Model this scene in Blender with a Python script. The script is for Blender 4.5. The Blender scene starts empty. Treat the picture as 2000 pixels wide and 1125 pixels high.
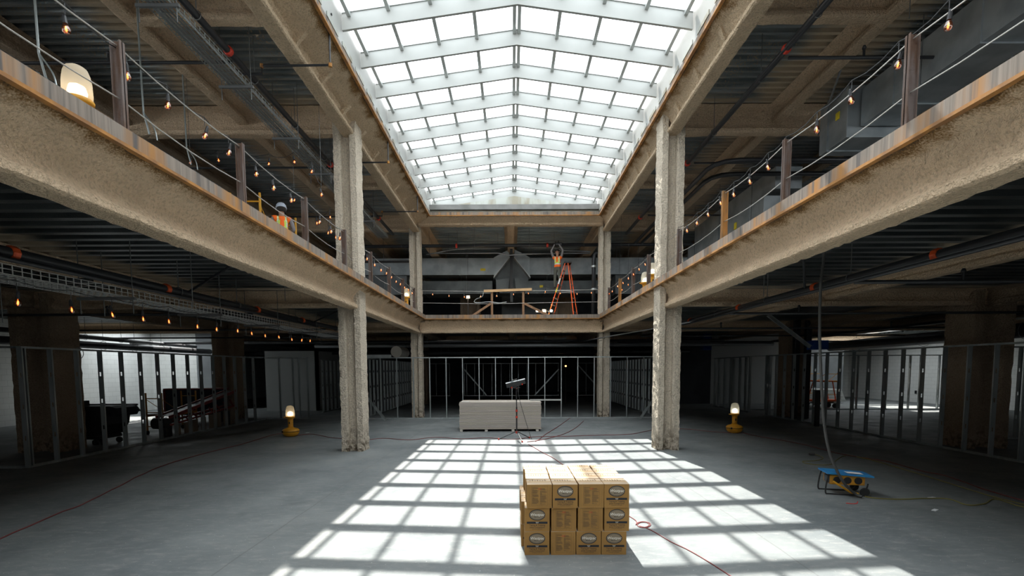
import bpy, math, random
from mathutils import Vector, Matrix, noise
R = random.Random(7)
C = bpy.context.scene.collection
D = bpy.data
PI = math.pi
sc = bpy.context.scene

# ------------------------------------------------------------------ camera, world, sun, exposure
F, CX, CY, YAW, PITCH, ROLL, EYE = 982.79, 1000.0, 793.69, 0.0006, -0.0744, -0.0042, 2.03
cd = D.cameras.new('camera'); cam = D.objects.new('camera', cd); C.objects.link(cam)
cd.sensor_fit = 'HORIZONTAL'; cd.sensor_width = 36.0; cd.lens = 36.0 * F / 2000.0
cd.shift_x = 0.0; cd.shift_y = (CY - 562.5) / 2000.0; cd.clip_end = 200; cd.clip_start = 0.05
cam.matrix_world = (Matrix.Translation((0, 0, EYE)) @ Matrix.Rotation(-YAW, 4, 'Z')
                    @ Matrix.Rotation(PI / 2 + PITCH, 4, 'X') @ Matrix.Rotation(ROLL, 4, 'Z'))
sc.camera = cam

def ray(px, py):
    u, v = px - CX, py - CY
    c, s = math.cos(ROLL), math.sin(ROLL); u, v = c * u + s * v, -s * u + c * v
    a, y, z = u / F, 1.0, -v / F
    c, s = math.cos(PITCH), math.sin(PITCH); y, z = c * y - s * z, s * y + c * z
    c, s = math.cos(YAW), math.sin(YAW); a, y = c * a + s * y, -s * a + c * y
    return Vector((a, y, z))
def at(px, py, x=None, y=None, z=None):
    """a measured place in the hall: the pixel's line of sight met with a known plane"""
    d = ray(px, py)
    t = y / d.y if y is not None else (x / d.x if x is not None else (z - EYE) / d.z)
    return Vector((0, 0, EYE)) + d * t
def fl(px, py, z=0.012): return at(px, py, z=z)

w = D.worlds.new('world'); sc.world = w; w.use_nodes = True
w.node_tree.nodes['Background'].inputs[0].default_value = (0.95, 0.98, 1.0, 1)
w.node_tree.nodes['Background'].inputs[1].default_value = 5.6
SUN_DIR = Vector((0.096, -0.708, -1.0)).normalized()
sl = D.lights.new('sun', 'SUN'); sl.energy = 16.5; sl.angle = math.radians(0.6); sl.color = (1, 0.95, 0.87)
so = D.objects.new('sun', sl); C.objects.link(so); so.location = (-1, 30, 30)
so.rotation_euler = SUN_DIR.to_track_quat('-Z', 'Y').to_euler()
def portal(name, loc, sx, sy, rot=(0, 0, 0)):
    l = D.lights.new(name, 'AREA'); l.shape = 'RECTANGLE'; l.size = sx; l.size_y = sy; l.cycles.is_portal = True
    o = D.objects.new(name, l); C.objects.link(o); o.location = loc; o.rotation_euler = rot
portal('sky_portal', (0.14, 7.7, 9.6), 7.0, 28)
portal('sky_portal', (-17.0, 26.6, 8.6), 3.6, 4)
portal('sky_portal', (19.6, 30.6, 8.6), 3.6, 6)
sc.view_settings.view_transform = 'Standard'; sc.view_settings.look = 'None'
sc.view_settings.gamma = 1; sc.view_settings.use_curve_mapping = False; sc.view_settings.exposure = 0.0
cy = sc.cycles
cy.max_bounces = 8; cy.diffuse_bounces = 6; cy.glossy_bounces = 3; cy.transmission_bounces = 4; cy.transparent_max_bounces = 12
cy.caustics_reflective = False; cy.caustics_refractive = False; cy.sample_clamp_indirect = 6
cy.use_adaptive_sampling = True; cy.adaptive_threshold = 0.02; cy.use_denoising = True

# ------------------------------------------------------------------ materials
def nodes(m): return m.node_tree.nodes, m.node_tree.links
def mat(name, col, rough=0.6, metal=0.0, bump=None, var=None, spec=0.5, emit=None, estr=0, coat=0):
    """bump=(scale, distance[, detail]); var=(scale, second colour, low, high, (sx,sy,sz))"""
    m = D.materials.new(name); m.use_nodes = True; N, L = nodes(m); b = N['Principled BSDF']
    b.inputs['Base Color'].default_value = (*col, 1); b.inputs['Roughness'].default_value = rough
    b.inputs['Metallic'].default_value = metal; b.inputs['Specular IOR Level'].default_value = spec
    b.inputs['Coat Weight'].default_value = coat
    if emit: b.inputs['Emission Color'].default_value = (*emit, 1); b.inputs['Emission Strength'].default_value = estr
    g = N.new('ShaderNodeNewGeometry')
    if var:
        mp = N.new('ShaderNodeMapping'); L.new(g.outputs['Position'], mp.inputs[0])
        mp.inputs['Scale'].default_value = var[4] if len(var) > 4 else (1, 1, 1)
        n = N.new('ShaderNodeTexNoise'); n.inputs['Scale'].default_value = var[0]; n.inputs['Detail'].default_value = 6
        L.new(mp.outputs[0], n.inputs['Vector'])
        r = N.new('ShaderNodeMapRange'); r.inputs[1].default_value = var[2]; r.inputs[2].default_value = var[3]
        L.new(n.outputs['Fac'], r.inputs[0])
        mx = N.new('ShaderNodeMix'); mx.data_type = 'RGBA'; mx.inputs[6].default_value = (*col, 1); mx.inputs[7].default_value = (*var[1], 1)
        L.new(r.outputs[0], mx.inputs[0]); L.new(mx.outputs[2], b.inputs['Base Color']); m['mix'] = mx.name
    if bump:
        n = N.new('ShaderNodeTexNoise'); n.inputs['Scale'].default_value = bump[0]; n.inputs['Detail'].default_value = bump[2] if len(bump) > 2 else 4
        L.new(g.outputs['Position'], n.inputs['Vector'])
        bp = N.new('ShaderNodeBump'); bp.inputs['Distance'].default_value = bump[1]; bp.inputs['Strength'].default_value = 1
        L.new(n.outputs['Fac'], bp.inputs['Height']); L.new(bp.outputs[0], b.inputs['Normal'])
    return m
class NB:
    """tiny node-graph writer"""
    def __init__(s, m): s.N, s.L = nodes(m); s.b = s.N['Principled BSDF']; s.g = s.N.new('ShaderNodeNewGeometry')
    def m(s, op, a, b=None, c=None):
        n = s.N.new('ShaderNodeMath'); n.operation = op
        for i, v in enumerate((a, b, c)):
            if v is None: continue
            if isinstance(v, (int, float)): n.inputs[i].default_value = v
            else: s.L.new(v, n.inputs[i])
        return n.outputs[0]
    def noise(s, scale, detail=5, sc_=(1, 1, 1), rough=0.5):
        mp = s.N.new('ShaderNodeMapping'); s.L.new(s.g.outputs['Position'], mp.inputs[0]); mp.inputs['Scale'].default_value = sc_
        n = s.N.new('ShaderNodeTexNoise'); n.inputs['Scale'].default_value = scale; n.inputs['Detail'].default_value = detail
        n.inputs['Roughness'].default_value = rough
        s.L.new(mp.outputs[0], n.inputs['Vector']); return n.outputs['Fac']
    def rng(s, v, a, b, c=0, d=1):
        n = s.N.new('ShaderNodeMapRange'); s.L.new(v, n.inputs[0])
        for i, x in enumerate((a, b, c, d)): n.inputs[i + 1].default_value = x
        return n.outputs[0]
    def mix(s, f, a, b):
        n = s.N.new('ShaderNodeMix'); n.data_type = 'RGBA'
        if isinstance(f, (int, float)): n.inputs[0].default_value = f
        else: s.L.new(f, n.inputs[0])
        for i, v in ((6, a), (7, b)):
            if isinstance(v, tuple): n.inputs[i].default_value = (*v, 1)
            else: s.L.new(v, n.inputs[i])
        return n.outputs[2]
    def xyz(s):
        n = s.N.new('ShaderNodeSeparateXYZ'); s.L.new(s.g.outputs['Position'], n.inputs[0]); return n.outputs
    def bump(s, h, dist):
        bp = s.N.new('ShaderNodeBump'); bp.inputs['Distance'].default_value = dist
        s.L.new(h, bp.inputs['Height']); s.L.new(bp.outputs[0], s.b.inputs['Normal'])
    def col(s, c): s.L.new(c, s.b.inputs['Base Color'])

M = {}
SPRAY = (0.80, 0.61, 0.42)
def spray_mat(name, rust_z=None, base=SPRAY, dirt=True):
    m = mat(name, base, 0.95, spec=0.1); n = NB(m)
    c = n.mix(n.rng(n.noise(2.2, 6), 0.35, 0.7), base, tuple(x * 0.86 for x in base))
    c = n.mix(n.rng(n.noise(32, 4), 0.48, 0.66), c, tuple(x * 0.72 for x in base))
    X = n.xyz()
    if rust_z:
        lo, hi = rust_z
        h = n.m('ADD', X[2], n.m('MULTIPLY', n.m('SUBTRACT', n.noise(3, 8, (1, 1, .4)), 0.5), 0.22))
        h = n.m('ADD', h, n.m('MULTIPLY', n.m('SUBTRACT', n.noise(60, 2), 0.5), 0.12))
        c = n.mix(n.rng(h, lo - .02, lo + .035), c, (0.26, 0.145, 0.055))
        c = n.mix(n.rng(h, hi - .02, hi + .02), c, (0.13, 0.085, 0.05))
    if dirt:
        f = n.m('MULTIPLY', n.rng(X[2], 0.75, 0.05), n.rng(n.noise(9, 5), 0.45, 0.62))
        c = n.mix(f, c, (0.16, 0.12, 0.08))
    n.col(c)
    n.bump(n.m('ADD', n.noise(22, 5), n.m('MULTIPLY', n.noise(70, 2), 0.5)), 0.075)
    return m
M['spray'] = spray_mat('sprayed_fireproofing')
M['spray_col'] = spray_mat('sprayed_fireproofing_pale', base=(0.76, 0.66, 0.53))
M['spray_edge'] = spray_mat('sprayed_fireproofing_rust_stained', (3.985, 4.035))
M['spray_roof'] = spray_mat('sprayed_fireproofing_roof_stained', (8.0, 8.07), base=(0.72, 0.555, 0.38))
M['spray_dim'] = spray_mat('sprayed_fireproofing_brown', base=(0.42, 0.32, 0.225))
m = mat('rusted_steel_plate', (0.3, 0.25, 0.22), 0.7, spec=0.3); n = NB(m)
st = n.noise(20, 6, (1, 1, 0.03), .65)
c = n.mix(n.rng(st, 0.35, 0.62), (0.15, 0.125, 0.105), (0.27, 0.225, 0.185))
c = n.mix(n.rng(n.noise(3.1, 5, (1, 1, 0.12)), 0.49, 0.68), c, (0.36, 0.175, 0.055))
c = n.mix(n.rng(n.noise(11, 3, (1, 1, 0.05)), 0.55, 0.7), c, (0.10, 0.09, 0.085)); n.col(c); M['rust'] = m
m = mat('rusty_lip', (0.42, 0.19, 0.045), 0.85, var=(6, (0.25, 0.12, 0.045), .4, .6)); M['lip'] = m
m = mat('rust_post', (0.10, 0.055, 0.035), 0.75, var=(14, (0.14, 0.11, 0.10), .4, .6, (1, 1, .2)), bump=(60, .004)); M['post'] = m
M['post_orange'] = mat('orange_rust_post', (0.42, 0.19, 0.05), 0.8, var=(16, (0.22, 0.12, 0.05), .45, .6, (1, 1, .2)))

def deck_mat(name, lx, spread, speck):
    m = mat(name, (0.10, 0.115, 0.115), 0.3, 0.75); n = NB(m); X = n.xyz()
    ax = n.m('ABSOLUTE', X[0])
    d = n.m('ABSOLUTE', n.m('SUBTRACT', ax, lx))
    d = n.m('SUBTRACT', d, spread)
    d2 = n.m('SUBTRACT', n.m('ABSOLUTE', n.m('SUBTRACT', ax, 3.9)), 0.32)
    d3 = n.m('SUBTRACT', n.m('ABSOLUTE', n.m('SUBTRACT', X[1], 12.65)), 0.55)
    d4 = n.m('SUBTRACT', n.m('ABSOLUTE', n.m('SUBTRACT', X[1], 21.0)), 0.55)
    dd = n.m('MINIMUM', n.m('MINIMUM', d, d2), n.m('MINIMUM', d3, d4))
    dd = n.m('ADD', dd, n.m('MULTIPLY', n.m('SUBTRACT', n.noise(1.3, 6, (.4, 5, 1)), 0.5), 1.3))
    f = n.rng(dd, 0.25, -0.12)
    if speck: f = n.m('MAXIMUM', f, n.m('MULTIPLY', n.rng(n.noise(26, 2), 0.56, 0.6), n.rng(n.noise(.9, 3), 0.42, 0.62, 0, speck)))
    c = n.mix(n.rng(n.noise(3, 4, (.3, 2, 1)), 0.35, 0.65), tuple(q * (1 + speck) for q in (0.075, 0.088, 0.09)), tuple(q * (1 + speck) for q in (0.17, 0.185, 0.185)))
    n.col(n.mix(f, c, (0.40, 0.32, 0.225)))
    n.L.new(n.m('MULTIPLY', n.m('SUBTRACT', 1, f), 0.75), n.b.inputs['Metallic'])
    n.L.new(n.rng(f, 0, 1, 0.33, 0.95), n.b.inputs['Roughness'])
    n.bump(n.noise(60, 2), 0.006)
    return m
M['deck_low'] = deck_mat('galvanized_floor_deck', 7.85, 0.85, 0)
M['deck_high'] = deck_mat('galvanized_roof_deck', 6.45, 0.8, 1)

m = mat('stained_concrete_floor', (0.3, 0.3, 0.3), 0.62, spec=0.35); n = NB(m)
c = n.mix(n.rng(n.noise(.55, 8, rough=.6), 0.35, 0.68), (0.125, 0.140, 0.145), (0.205, 0.217, 0.215))
c = n.mix(n.rng(n.noise(5, 8, (1, 2.4, 1), .7), 0.5, 0.72), c, (0.245, 0.245, 0.235))
c = n.mix(n.m('MULTIPLY', n.rng(n.noise(1.1, 8, (1, 1.6, 1), .65), 0.55, 0.72), 0.55), c, (0.085, 0.097, 0.102))
X = n.xyz()
for off in (-2.98, 3.0):      # saw-cut joints
    j = n.rng(n.m('ABSOLUTE', n.m('SUBTRACT', X[0], n.m('ADD', off, n.m('MULTIPLY', n.m('SUBTRACT', n.noise(.8, 2), .5), 0.08)))), 0.004, 0.012, 1, 0)
    c = n.mix(n.m('MULTIPLY', j, 0.55), c, (0.10, 0.10, 0.10))
c = n.mix(n.m('MULTIPLY', n.rng(n.noise(38, 1), 0.74, 0.78), 0.8), c, (0.55, 0.54, 0.5))
n.col(c); n.L.new(n.rng(n.noise(1.6, 7), 0.3, 0.7, 0.5, 0.78), n.b.inputs['Roughness'])
n.bump(n.m('ADD', n.noise(6, 6), n.m('MULTIPLY', n.noise(60, 3), .3)), 0.006); M['floor'] = m

M['slab'] = mat('grey_slab', (0.25, 0.25, 0.245), 0.8, var=(2, (.18, .18, .175), .4, .6))
m = mat('white_block_wall', (0.78, 0.79, 0.77), 0.8, spec=0.2); n = NB(m)
br = n.N.new('ShaderNodeTexBrick'); br.inputs['Scale'].default_value = 1; br.inputs['Mortar Size'].default_value = 0.006
br.inputs['Brick Width'].default_value = 0.42; br.inputs['Row Height'].default_value = 0.21
br.inputs[1].default_value = (.78, .79, .77, 1); br.inputs[2].default_value = (.74, .75, .73, 1); br.inputs[3].default_value = (.58, .59, .57, 1)
X = n.xyz(); cmb = n.N.new('ShaderNodeCombineXYZ'); n.L.new(n.m('ADD', X[0], X[1]), cmb.inputs[0]); n.L.new(X[2], cmb.inputs[1])
n.L.new(cmb.outputs[0], br.inputs[0]); n.col(br.outputs[0]); M['block'] = m
M['wallgrey'] = mat('grey_primed_wall', (0.20, 0.215, 0.22), 0.8, var=(1.2, (.16, .17, .18), .4, .6))
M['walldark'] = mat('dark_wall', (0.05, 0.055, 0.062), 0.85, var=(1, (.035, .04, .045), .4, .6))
M['gyp'] = mat('pale_gypsum_wall', (0.42, 0.44, 0.44), 0.85)
M['white'] = mat('white_painted_steel', (0.41, 0.42, 0.405), 0.6, var=(1.4, (.38, .39, .375), .4, .62))
M['alu'] = mat('grey_aluminium', (0.50, 0.52, 0.51), 0.45, 0.4)
M['flash'] = mat('zinc_flashing', (0.42, 0.44, 0.41), 0.6, 0.2, var=(3, (.30, .28, .22), .45, .6, (1, 1, .2)))
M['stud'] = mat('galvanized_stud', (0.50, 0.54, 0.54), 0.36, 0.75, var=(5, (.38, .42, .42), .4, .6, (1, 1, .2)))
M['duct'] = mat('galvanized_duct', (0.42, 0.46, 0.475), 0.38, 0.5, var=(1.7, (.30, .335, .35), .4, .6), bump=(2.2, .01, 1))
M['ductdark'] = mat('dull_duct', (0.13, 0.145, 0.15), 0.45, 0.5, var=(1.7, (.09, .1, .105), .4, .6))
M['pipe'] = mat('black_steel_pipe', (0.02, 0.021, 0.024), 0.42, 0.0, spec=0.45)
M['pipe_grey'] = mat('grey_conduit', (0.30, 0.31, 0.32), 0.4, 0.6)
M['rod'] = mat('hanger_rod', (0.16, 0.165, 0.165), 0.5, 0.5)
M['tray'] = mat('zinc_wire', (0.55, 0.57, 0.57), 0.4, 0.6)
M['traydull'] = mat('zinc_wire_dull', (0.34, 0.38, 0.37), 0.4, 0.6)
M['cable'] = mat('steel_cable', (0.50, 0.48, 0.44), 0.45, 0.5)
M['red'] = mat('red_coupling', (0.52, 0.035, 0.015), 0.5)
M['orange_cp'] = mat('orange_coupling', (0.75, 0.10, 0.02), 0.5)
M['black'] = mat('black_plastic', (0.015, 0.015, 0.017), 0.45)
M['rubber'] = mat('black_rubber', (0.02, 0.02, 0.02), 0.8)
M['blackcart'] = mat('black_poly_cart', (0.012, 0.012, 0.014), 0.5)
M['yellow'] = mat('yellow_plastic', (0.72, 0.33, 0.02), 0.5, var=(8, (.55, .26, .03), .5, .7))
M['yellowpaint'] = mat('yellow_paint', (0.75, 0.36, 0.02), 0.5)
M['orange'] = mat('orange_fibreglass', (1.0, 0.13, 0.015), 0.5)
M['wood'] = mat('pale_lumber', (0.62, 0.40, 0.21), 0.8, var=(20, (.5, .3, .14), .4, .6, (.1, 1, 1)))
M['wood_dark'] = mat('brown_lumber', (0.30, 0.16, 0.085), 0.8, var=(20, (.22, .12, .06), .4, .6, (1, 1, .1)))
M['card'] = mat('brown_cardboard', (0.34, 0.19, 0.062), 0.85, spec=0.15, var=(3, (.30, .165, .054), .4, .65), bump=(40, .002))
M['cardtop'] = mat('pale_cardboard_flap', (0.46, 0.36, 0.26), 0.85, spec=0.15)  # sunlit carton tops put into a paler flap colour
M['tape'] = mat('clear_tape', (0.52, 0.36, 0.20), 0.3)
M['ink'] = mat('black_ink', (0.018, 0.02, 0.024), 0.8)
M['inkgrey'] = mat('blue_grey_ink', (0.07, 0.085, 0.10), 0.8)
M['inkbrown'] = mat('brown_ink', (0.17, 0.105, 0.045), 0.85)
M['paper'] = mat('white_paper', (0.75, 0.76, 0.76), 0.8)
M['pale'] = mat('pale_ink', (0.85, 0.80, 0.70), 0.8)
M['logofill'] = mat('grey_logo_fill', (0.24, 0.19, 0.13), 0.8)
M['redink'] = mat('red_ink', (0.6, 0.03, 0.02), 0.8)
M['sheet'] = mat('drywall_sheet_edge', (0.50, 0.445, 0.38), 0.9, var=(6, (.45, .40, .345), .4, .6, (.3, 1, 6)))
M['sheet2'] = mat('drywall_sheet_edge_lilac', (0.52, 0.455, 0.425), 0.9, var=(6, (.46, .405, .38), .4, .6, (.3, 1, 6)))
M['sheettop'] = M['sheet']
M['dunnage'] = mat('pale_spacer_block', (0.58, 0.54, 0.48), 0.9)
M['blue'] = mat('blue_board', (0.015, 0.17, 0.42), 0.5, var=(5, (.02, .24, .52), .5, .6))
M['blueplastic'] = mat('blue_plastic_wrap', (0.01, 0.05, 0.22), 0.4)
M['cordred'] = mat('red_cord', (0.17, 0.03, 0.028), 0.6)
M['cordyel'] = mat('yellow_green_cord', (0.22, 0.19, 0.05), 0.6)
M['cordblk'] = mat('black_cord', (0.02, 0.02, 0.02), 0.6)
M['cordgrey'] = mat('dusty_black_cable', (0.07, 0.068, 0.065), 0.7)
M['darkred'] = mat('dark_red_paint', (0.20, 0.02, 0.015), 0.5)
M['navy'] = mat('dark_navy_panel', (0.012, 0.014, 0.03), 0.6)
M['tan'] = mat('tan_lumber_dim', (0.22, 0.18, 0.14), 0.85)
M['skin'] = mat('skin', (0.42, 0.235, 0.16), 0.6)
M['grey_shirt'] = mat('grey_sweater', (0.26, 0.25, 0.26), 0.9)
M['trousers'] = mat('olive_grey_trousers', (0.085, 0.09, 0.075), 0.9)
M['hivis'] = mat('orange_vest', (1.0, 0.16, 0.01), 0.7, emit=None)
M['hiband'] = mat('lime_band', (0.55, 0.75, 0.12), 0.6)
M['silver'] = mat('silver_band', (0.7, 0.72, 0.68), 0.5)
M['helmet'] = mat('pale_blue_hard_hat', (0.50, 0.56, 0.66), 0.35)
M['hair'] = mat('dark_hair', (0.02, 0.015, 0.012), 0.8)
M['glove'] = mat('black_glove', (0.02, 0.02, 0.022), 0.7)
M['yellowtag'] = mat('yellow_sticker', (0.75, 0.60, 0.03), 0.6)
def emitm(name, col, s, sampled=False):
    m = D.materials.new(name); m.use_nodes = True; N, L = nodes(m); N.remove(N['Principled BSDF'])
    e = N.new('ShaderNodeEmission'); e.inputs[0].default_value = (*col, 1); e.inputs[1].default_value = s
    L.new(e.outputs[0], N['Material Output'].inputs[0])
    if not sampled: m.cycles.emission_sampling = 'NONE'
    return m
M['filament'] = emitm('glowing_filament', (1.0, 0.42, 0.13), 5.0)
M['lampcore'] = emitm('glowing_lamp_core', (1.0, 0.80, 0.52), 5.0)
M['lampcool'] = emitm('glowing_lamp_core_cool', (1.0, 1.0, 0.85), 4.0)
M['spot'] = emitm('glowing_work_light', (1.0, 0.86, 0.62), 14.0)
def glassm(name, tint, gl=0.1, rough=0.03):
    m = D.materials.new(name); m.use_nodes = True; N, L = nodes(m); N.remove(N['Principled BSDF'])
    t = N.new('ShaderNodeBsdfTransparent'); t.inputs[0].default_value = (*tint, 1)
    g = N.new('ShaderNodeBsdfGlossy'); g.inputs['Roughness'].default_value = rough
    x = N.new('ShaderNodeMixShader'); x.inputs[0].default_value = gl
    L.new(t.outputs[0], x.inputs[1]); L.new(g.outputs[0], x.inputs[2]); L.new(x.outputs[0], N['Material Output'].inputs[0])
    return m
M['pane'] = glassm('skylight_glass', (0.95, 0.97, 0.98), 0.05)
M['bulbglass'] = glassm('warm_bulb_glass', (1.0, 0.50, 0.28), 0.2)
def domem(name, col, tint):
    m = D.materials.new(name); m.use_nodes = True; N, L = nodes(m); N.remove(N['Principled BSDF'])
    t = N.new('ShaderNodeBsdfTransparent'); t.inputs[0].default_value = (*tint, 1)
    g = N.new('ShaderNodeBsdfTranslucent'); g.inputs[0].default_value = (*col, 1)
    d = N.new('ShaderNodeBsdfDiffuse'); d.inputs[0].default_value = (*col, 1)
    a = N.new('ShaderNodeMixShader'); a.inputs[0].default_value = 0.4; L.new(g.outputs[0], a.inputs[1]); L.new(d.outputs[0], a.inputs[2])
    x = N.new('ShaderNodeMixShader'); x.inputs[0].default_value = 0.42
    L.new(t.outputs[0], x.inputs[1]); L.new(a.outputs[0], x.inputs[2]); L.new(x.outputs[0], N['Material Output'].inputs[0])
    return m
M['dome'] = domem('frosted_lamp_dome', (0.9, 0.85, 0.75), (1, .95, .85))

# ------------------------------------------------------------------ mesh writer
ORG = {}
class MB:
    def __init__(s): s.v = []; s.f = []; s.mi = []; s.cur = 0
    def add(s, vs, fs):
        b = len(s.v); s.v += [tuple(v) for v in vs]; s.f += [tuple(b + i for i in f) for f in fs]; s.mi += [s.cur] * len(fs); return s
    def box(s, x0, x1, y0, y1, z0, z1):
        if x0 > x1: x0, x1 = x1, x0
        if y0 > y1: y0, y1 = y1, y0
        if z0 > z1: z0, z1 = z1, z0
        return s.add([(x0, y0, z0), (x1, y0, z0), (x1, y1, z0), (x0, y1, z0), (x0, y0, z1), (x1, y0, z1), (x1, y1, z1), (x0, y1, z1)],
                     [(3, 2, 1, 0), (4, 5, 6, 7), (0, 1, 5, 4), (1, 2, 6, 5), (2, 3, 7, 6), (3, 0, 4, 7)])
    def cbox(s, c, d, mtx=None):
        x, y, z = (k / 2 for k in d)
        vs = [Vector(p) for p in ((-x, -y, -z), (x, -y, -z), (x, y, -z), (-x, y, -z), (-x, -y, z), (x, -y, z), (x, y, z), (-x, y, z))]
        if mtx: vs = [mtx @ v for v in vs]
        c = Vector(c)
        return s.add([c + v for v in vs], [(3, 2, 1, 0), (4, 5, 6, 7), (0, 1, 5, 4), (1, 2, 6, 5), (2, 3, 7, 6), (3, 0, 4, 7)])
    def bar(s, a, b, wd, th, up=(0, 0, 1)):
        a, b = Vector(a), Vector(b); d = (b - a).normalized(); u = Vector(up)
        if abs(d.dot(u)) > 0.98: u = Vector((0, 1, 0))
        sd = d.cross(u).normalized(); u = sd.cross(d).normalized(); sd *= wd / 2; u *= th / 2
        return s.add([a - sd - u, a + sd - u, a + sd + u, a - sd + u, b - sd - u, b + sd - u, b + sd + u, b - sd + u],
                     [(0, 1, 2, 3), (7, 6, 5, 4), (1, 0, 4, 5), (2, 1, 5, 6), (3, 2, 6, 7), (0, 3, 7, 4)])
    def tube(s, pts, r, n=8, cap=True):
        pts = [Vector(p) for p in pts]; rs = r if isinstance(r, (list, tuple)) else [r] * len(pts)
        base = len(s.v); fs = []; prev = None; vs = []
        for i, p in enumerate(pts):
            d = (pts[min(i + 1, len(pts) - 1)] - pts[max(i - 1, 0)])
            d = d.normalized() if d.length > 1e-9 else Vector((0, 0, 1))
            if prev is None:
                u = Vector((0, 0, 1)) if abs(d.z) < 0.9 else Vector((1, 0, 0))
            else: u = prev
            sd = d.cross(u).normalized(); u = sd.cross(d).normalized(); prev = u
            for k in range(n):
                a = 2 * PI * k / n; vs.append(p + (sd * math.cos(a) + u * math.sin(a)) * rs[i])
        for i in range(len(pts) - 1):
            for k in range(n):
                k2 = (k + 1) % n; fs.append((i * n + k, i * n + k2, (i + 1) * n + k2, (i + 1) * n + k))
        if cap: fs.append(tuple(range(n - 1, -1, -1))); fs.append(tuple((len(pts) - 1) * n + k for k in range(n)))
        return s.add(vs, fs)
    def lathe(s, prof, c=(0, 0, 0), n=16, mtx=None, rib=0):
        vs = []; c = Vector(c)
        for (r, z) in prof:
            for k in range(n):
                a = 2 * PI * k / n; rr = r * (1 + (rib if k % 2 else 0)); v = Vector((rr * math.cos(a), rr * math.sin(a), z))
                vs.append(c + (mtx @ v if mtx else v))
        fs = []
        for i in range(len(prof) - 1):
            for k in range(n):
                k2 = (k + 1) % n; fs.append((i * n + k, i * n + k2, (i + 1) * n + k2, (i + 1) * n + k))
        fs.append(tuple(range(n - 1, -1, -1))); fs.append(tuple((len(prof) - 1) * n + k for k in range(n)))
        return s.add(vs, fs)
    def loft(s, prof, fn, ts, jit=0.0, js=9.0):
        """closed profile [(a,b)] placed by fn(a,b,t) for every t"""
        n = len(prof); vs = []
        for t in ts:
            for (a, b) in prof:
                p = Vector(fn(a, b, t))
                if jit:
                    q = p * js; p = p + Vector((noise.noise(q), noise.noise(q + Vector((31, 7, 3))), noise.noise(q + Vector((5, 57, 91))))) * jit
                vs.append(p)
        fs = []
        for i in range(len(ts) - 1):
            for k in range(n):
                k2 = (k + 1) % n; fs.append((i * n + k, i * n + k2, (i + 1) * n + k2, (i + 1) * n + k))
        fs.append(tuple(range(n - 1, -1, -1))); fs.append(tuple((len(ts) - 1) * n + k for k in range(n)))
        return s.add(vs, fs)
    def build(s, name, m, parent=None, smooth=False, bevel=0, mats=None):
        o_ = ORG.get(parent.name, Vector()) if parent else Vector()
        me = D.meshes.new(name); me.from_pydata([tuple(Vector(v) - o_) for v in s.v], [], s.f)
        import bmesh
        bm = bmesh.new(); bm.from_mesh(me); bmesh.ops.recalc_face_normals(bm, faces=bm.faces); bm.to_mesh(me); bm.free()
        for x in (mats or [m]): me.materials.append(x)
        if mats:
            for p, i in zip(me.polygons, s.mi): p.material_index = i
        if smooth:
            for p in me.polygons: p.use_smooth = True
        o = D.objects.new(name, me); C.objects.link(o)
        if parent: o.parent = parent; ORG[o.name] = o_.copy()
        if bevel:
            b = o.modifiers.new('bevel', 'BEVEL'); b.width = bevel; b.segments = 2; b.limit_method = 'ANGLE'
        return o
def tag(o, label, cat, group=None, kind=None):
    if label: o['label'] = label
    if cat: o['category'] = cat
    if group: o['group'] = group
    if kind: o['kind'] = kind
    return o
def thing(name, label, cat, loc=(0, 0, 0), group=None):
    o = D.objects.new(name, None); C.objects.link(o); o.location = loc; o.empty_display_size = 0.1
    ORG[o.name] = Vector(loc); return tag(o, label, cat, group, 'thing')
def struct(o, label=None):
    o['kind'] = 'structure'
    if label: o['label'] = label
    return o
def frange(a, b, st):
    n = max(1, int(round(abs(b - a) / st))); return [a + (b - a) * i / n for i in range(n + 1)]
def smoothpts(P, k=6):
    P = [Vector(p) for p in P]; out = []
    for i in range(len(P) - 1):
        p0 = P[max(i - 1, 0)]; p1 = P[i]; p2 = P[i + 1]; p3 = P[min(i + 2, len(P) - 1)]
        for j in range(k):
            t = j / k
            out.append(0.5 * ((2 * p1) + (p2 - p0) * t + (2 * p0 - 5 * p1 + 4 * p2 - p3) * t * t + (3 * p1 - p0 - 3 * p2 + p3) * t ** 3))
    out.append(P[-1]); return out

# ------------------------------------------------------------------ the shell
AL, AR, YF = -3.48, 3.56, 20.5         # floor opening edges
RL, RR, YR = -3.22, 3.50, 20.35        # roof opening edges
ZS, ZP = 4.20, 4.045                    # slab top, bottom of the edge plate
XW, XE, YN, YB = -18.5, 23.4, -14.0, 44.0
struct(MB().box(XW, XE, YN, YB, -0.2, 0).build('floor', M['floor']))
def ribbed(name, m, regions, z, parent=None, per=0.2, dep=0.07, pr=(0.075, 0.1, 0.175)):
    b = MB()
    for (x0, x1, y0, y1) in regions:
        y = y0; prof = []
        while y < y1 - 1e-6:
            for (dy, dz) in ((0, 0), (pr[0], 0), (pr[1], dep), (pr[2], dep)):
                if y + dy < y1: prof.append((y + dy, z + dz))
            y += per
        prof.append((y1, z))
        nx = 2; vs = [(x, a, c) for x in (x0, x1) for (a, c) in prof]; n = len(prof)
        b.add(vs, [(i, i + 1, n + i + 1, n + i) for i in range(n - 1)])
    return b.build(name, m, parent)
LH = (-18.2, -15.1, 22.0, 25.2)        # added openings, shaped to drop sun strips on the side room floors
RH = (18.1, 21.2, 25.4, 30.4)
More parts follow.
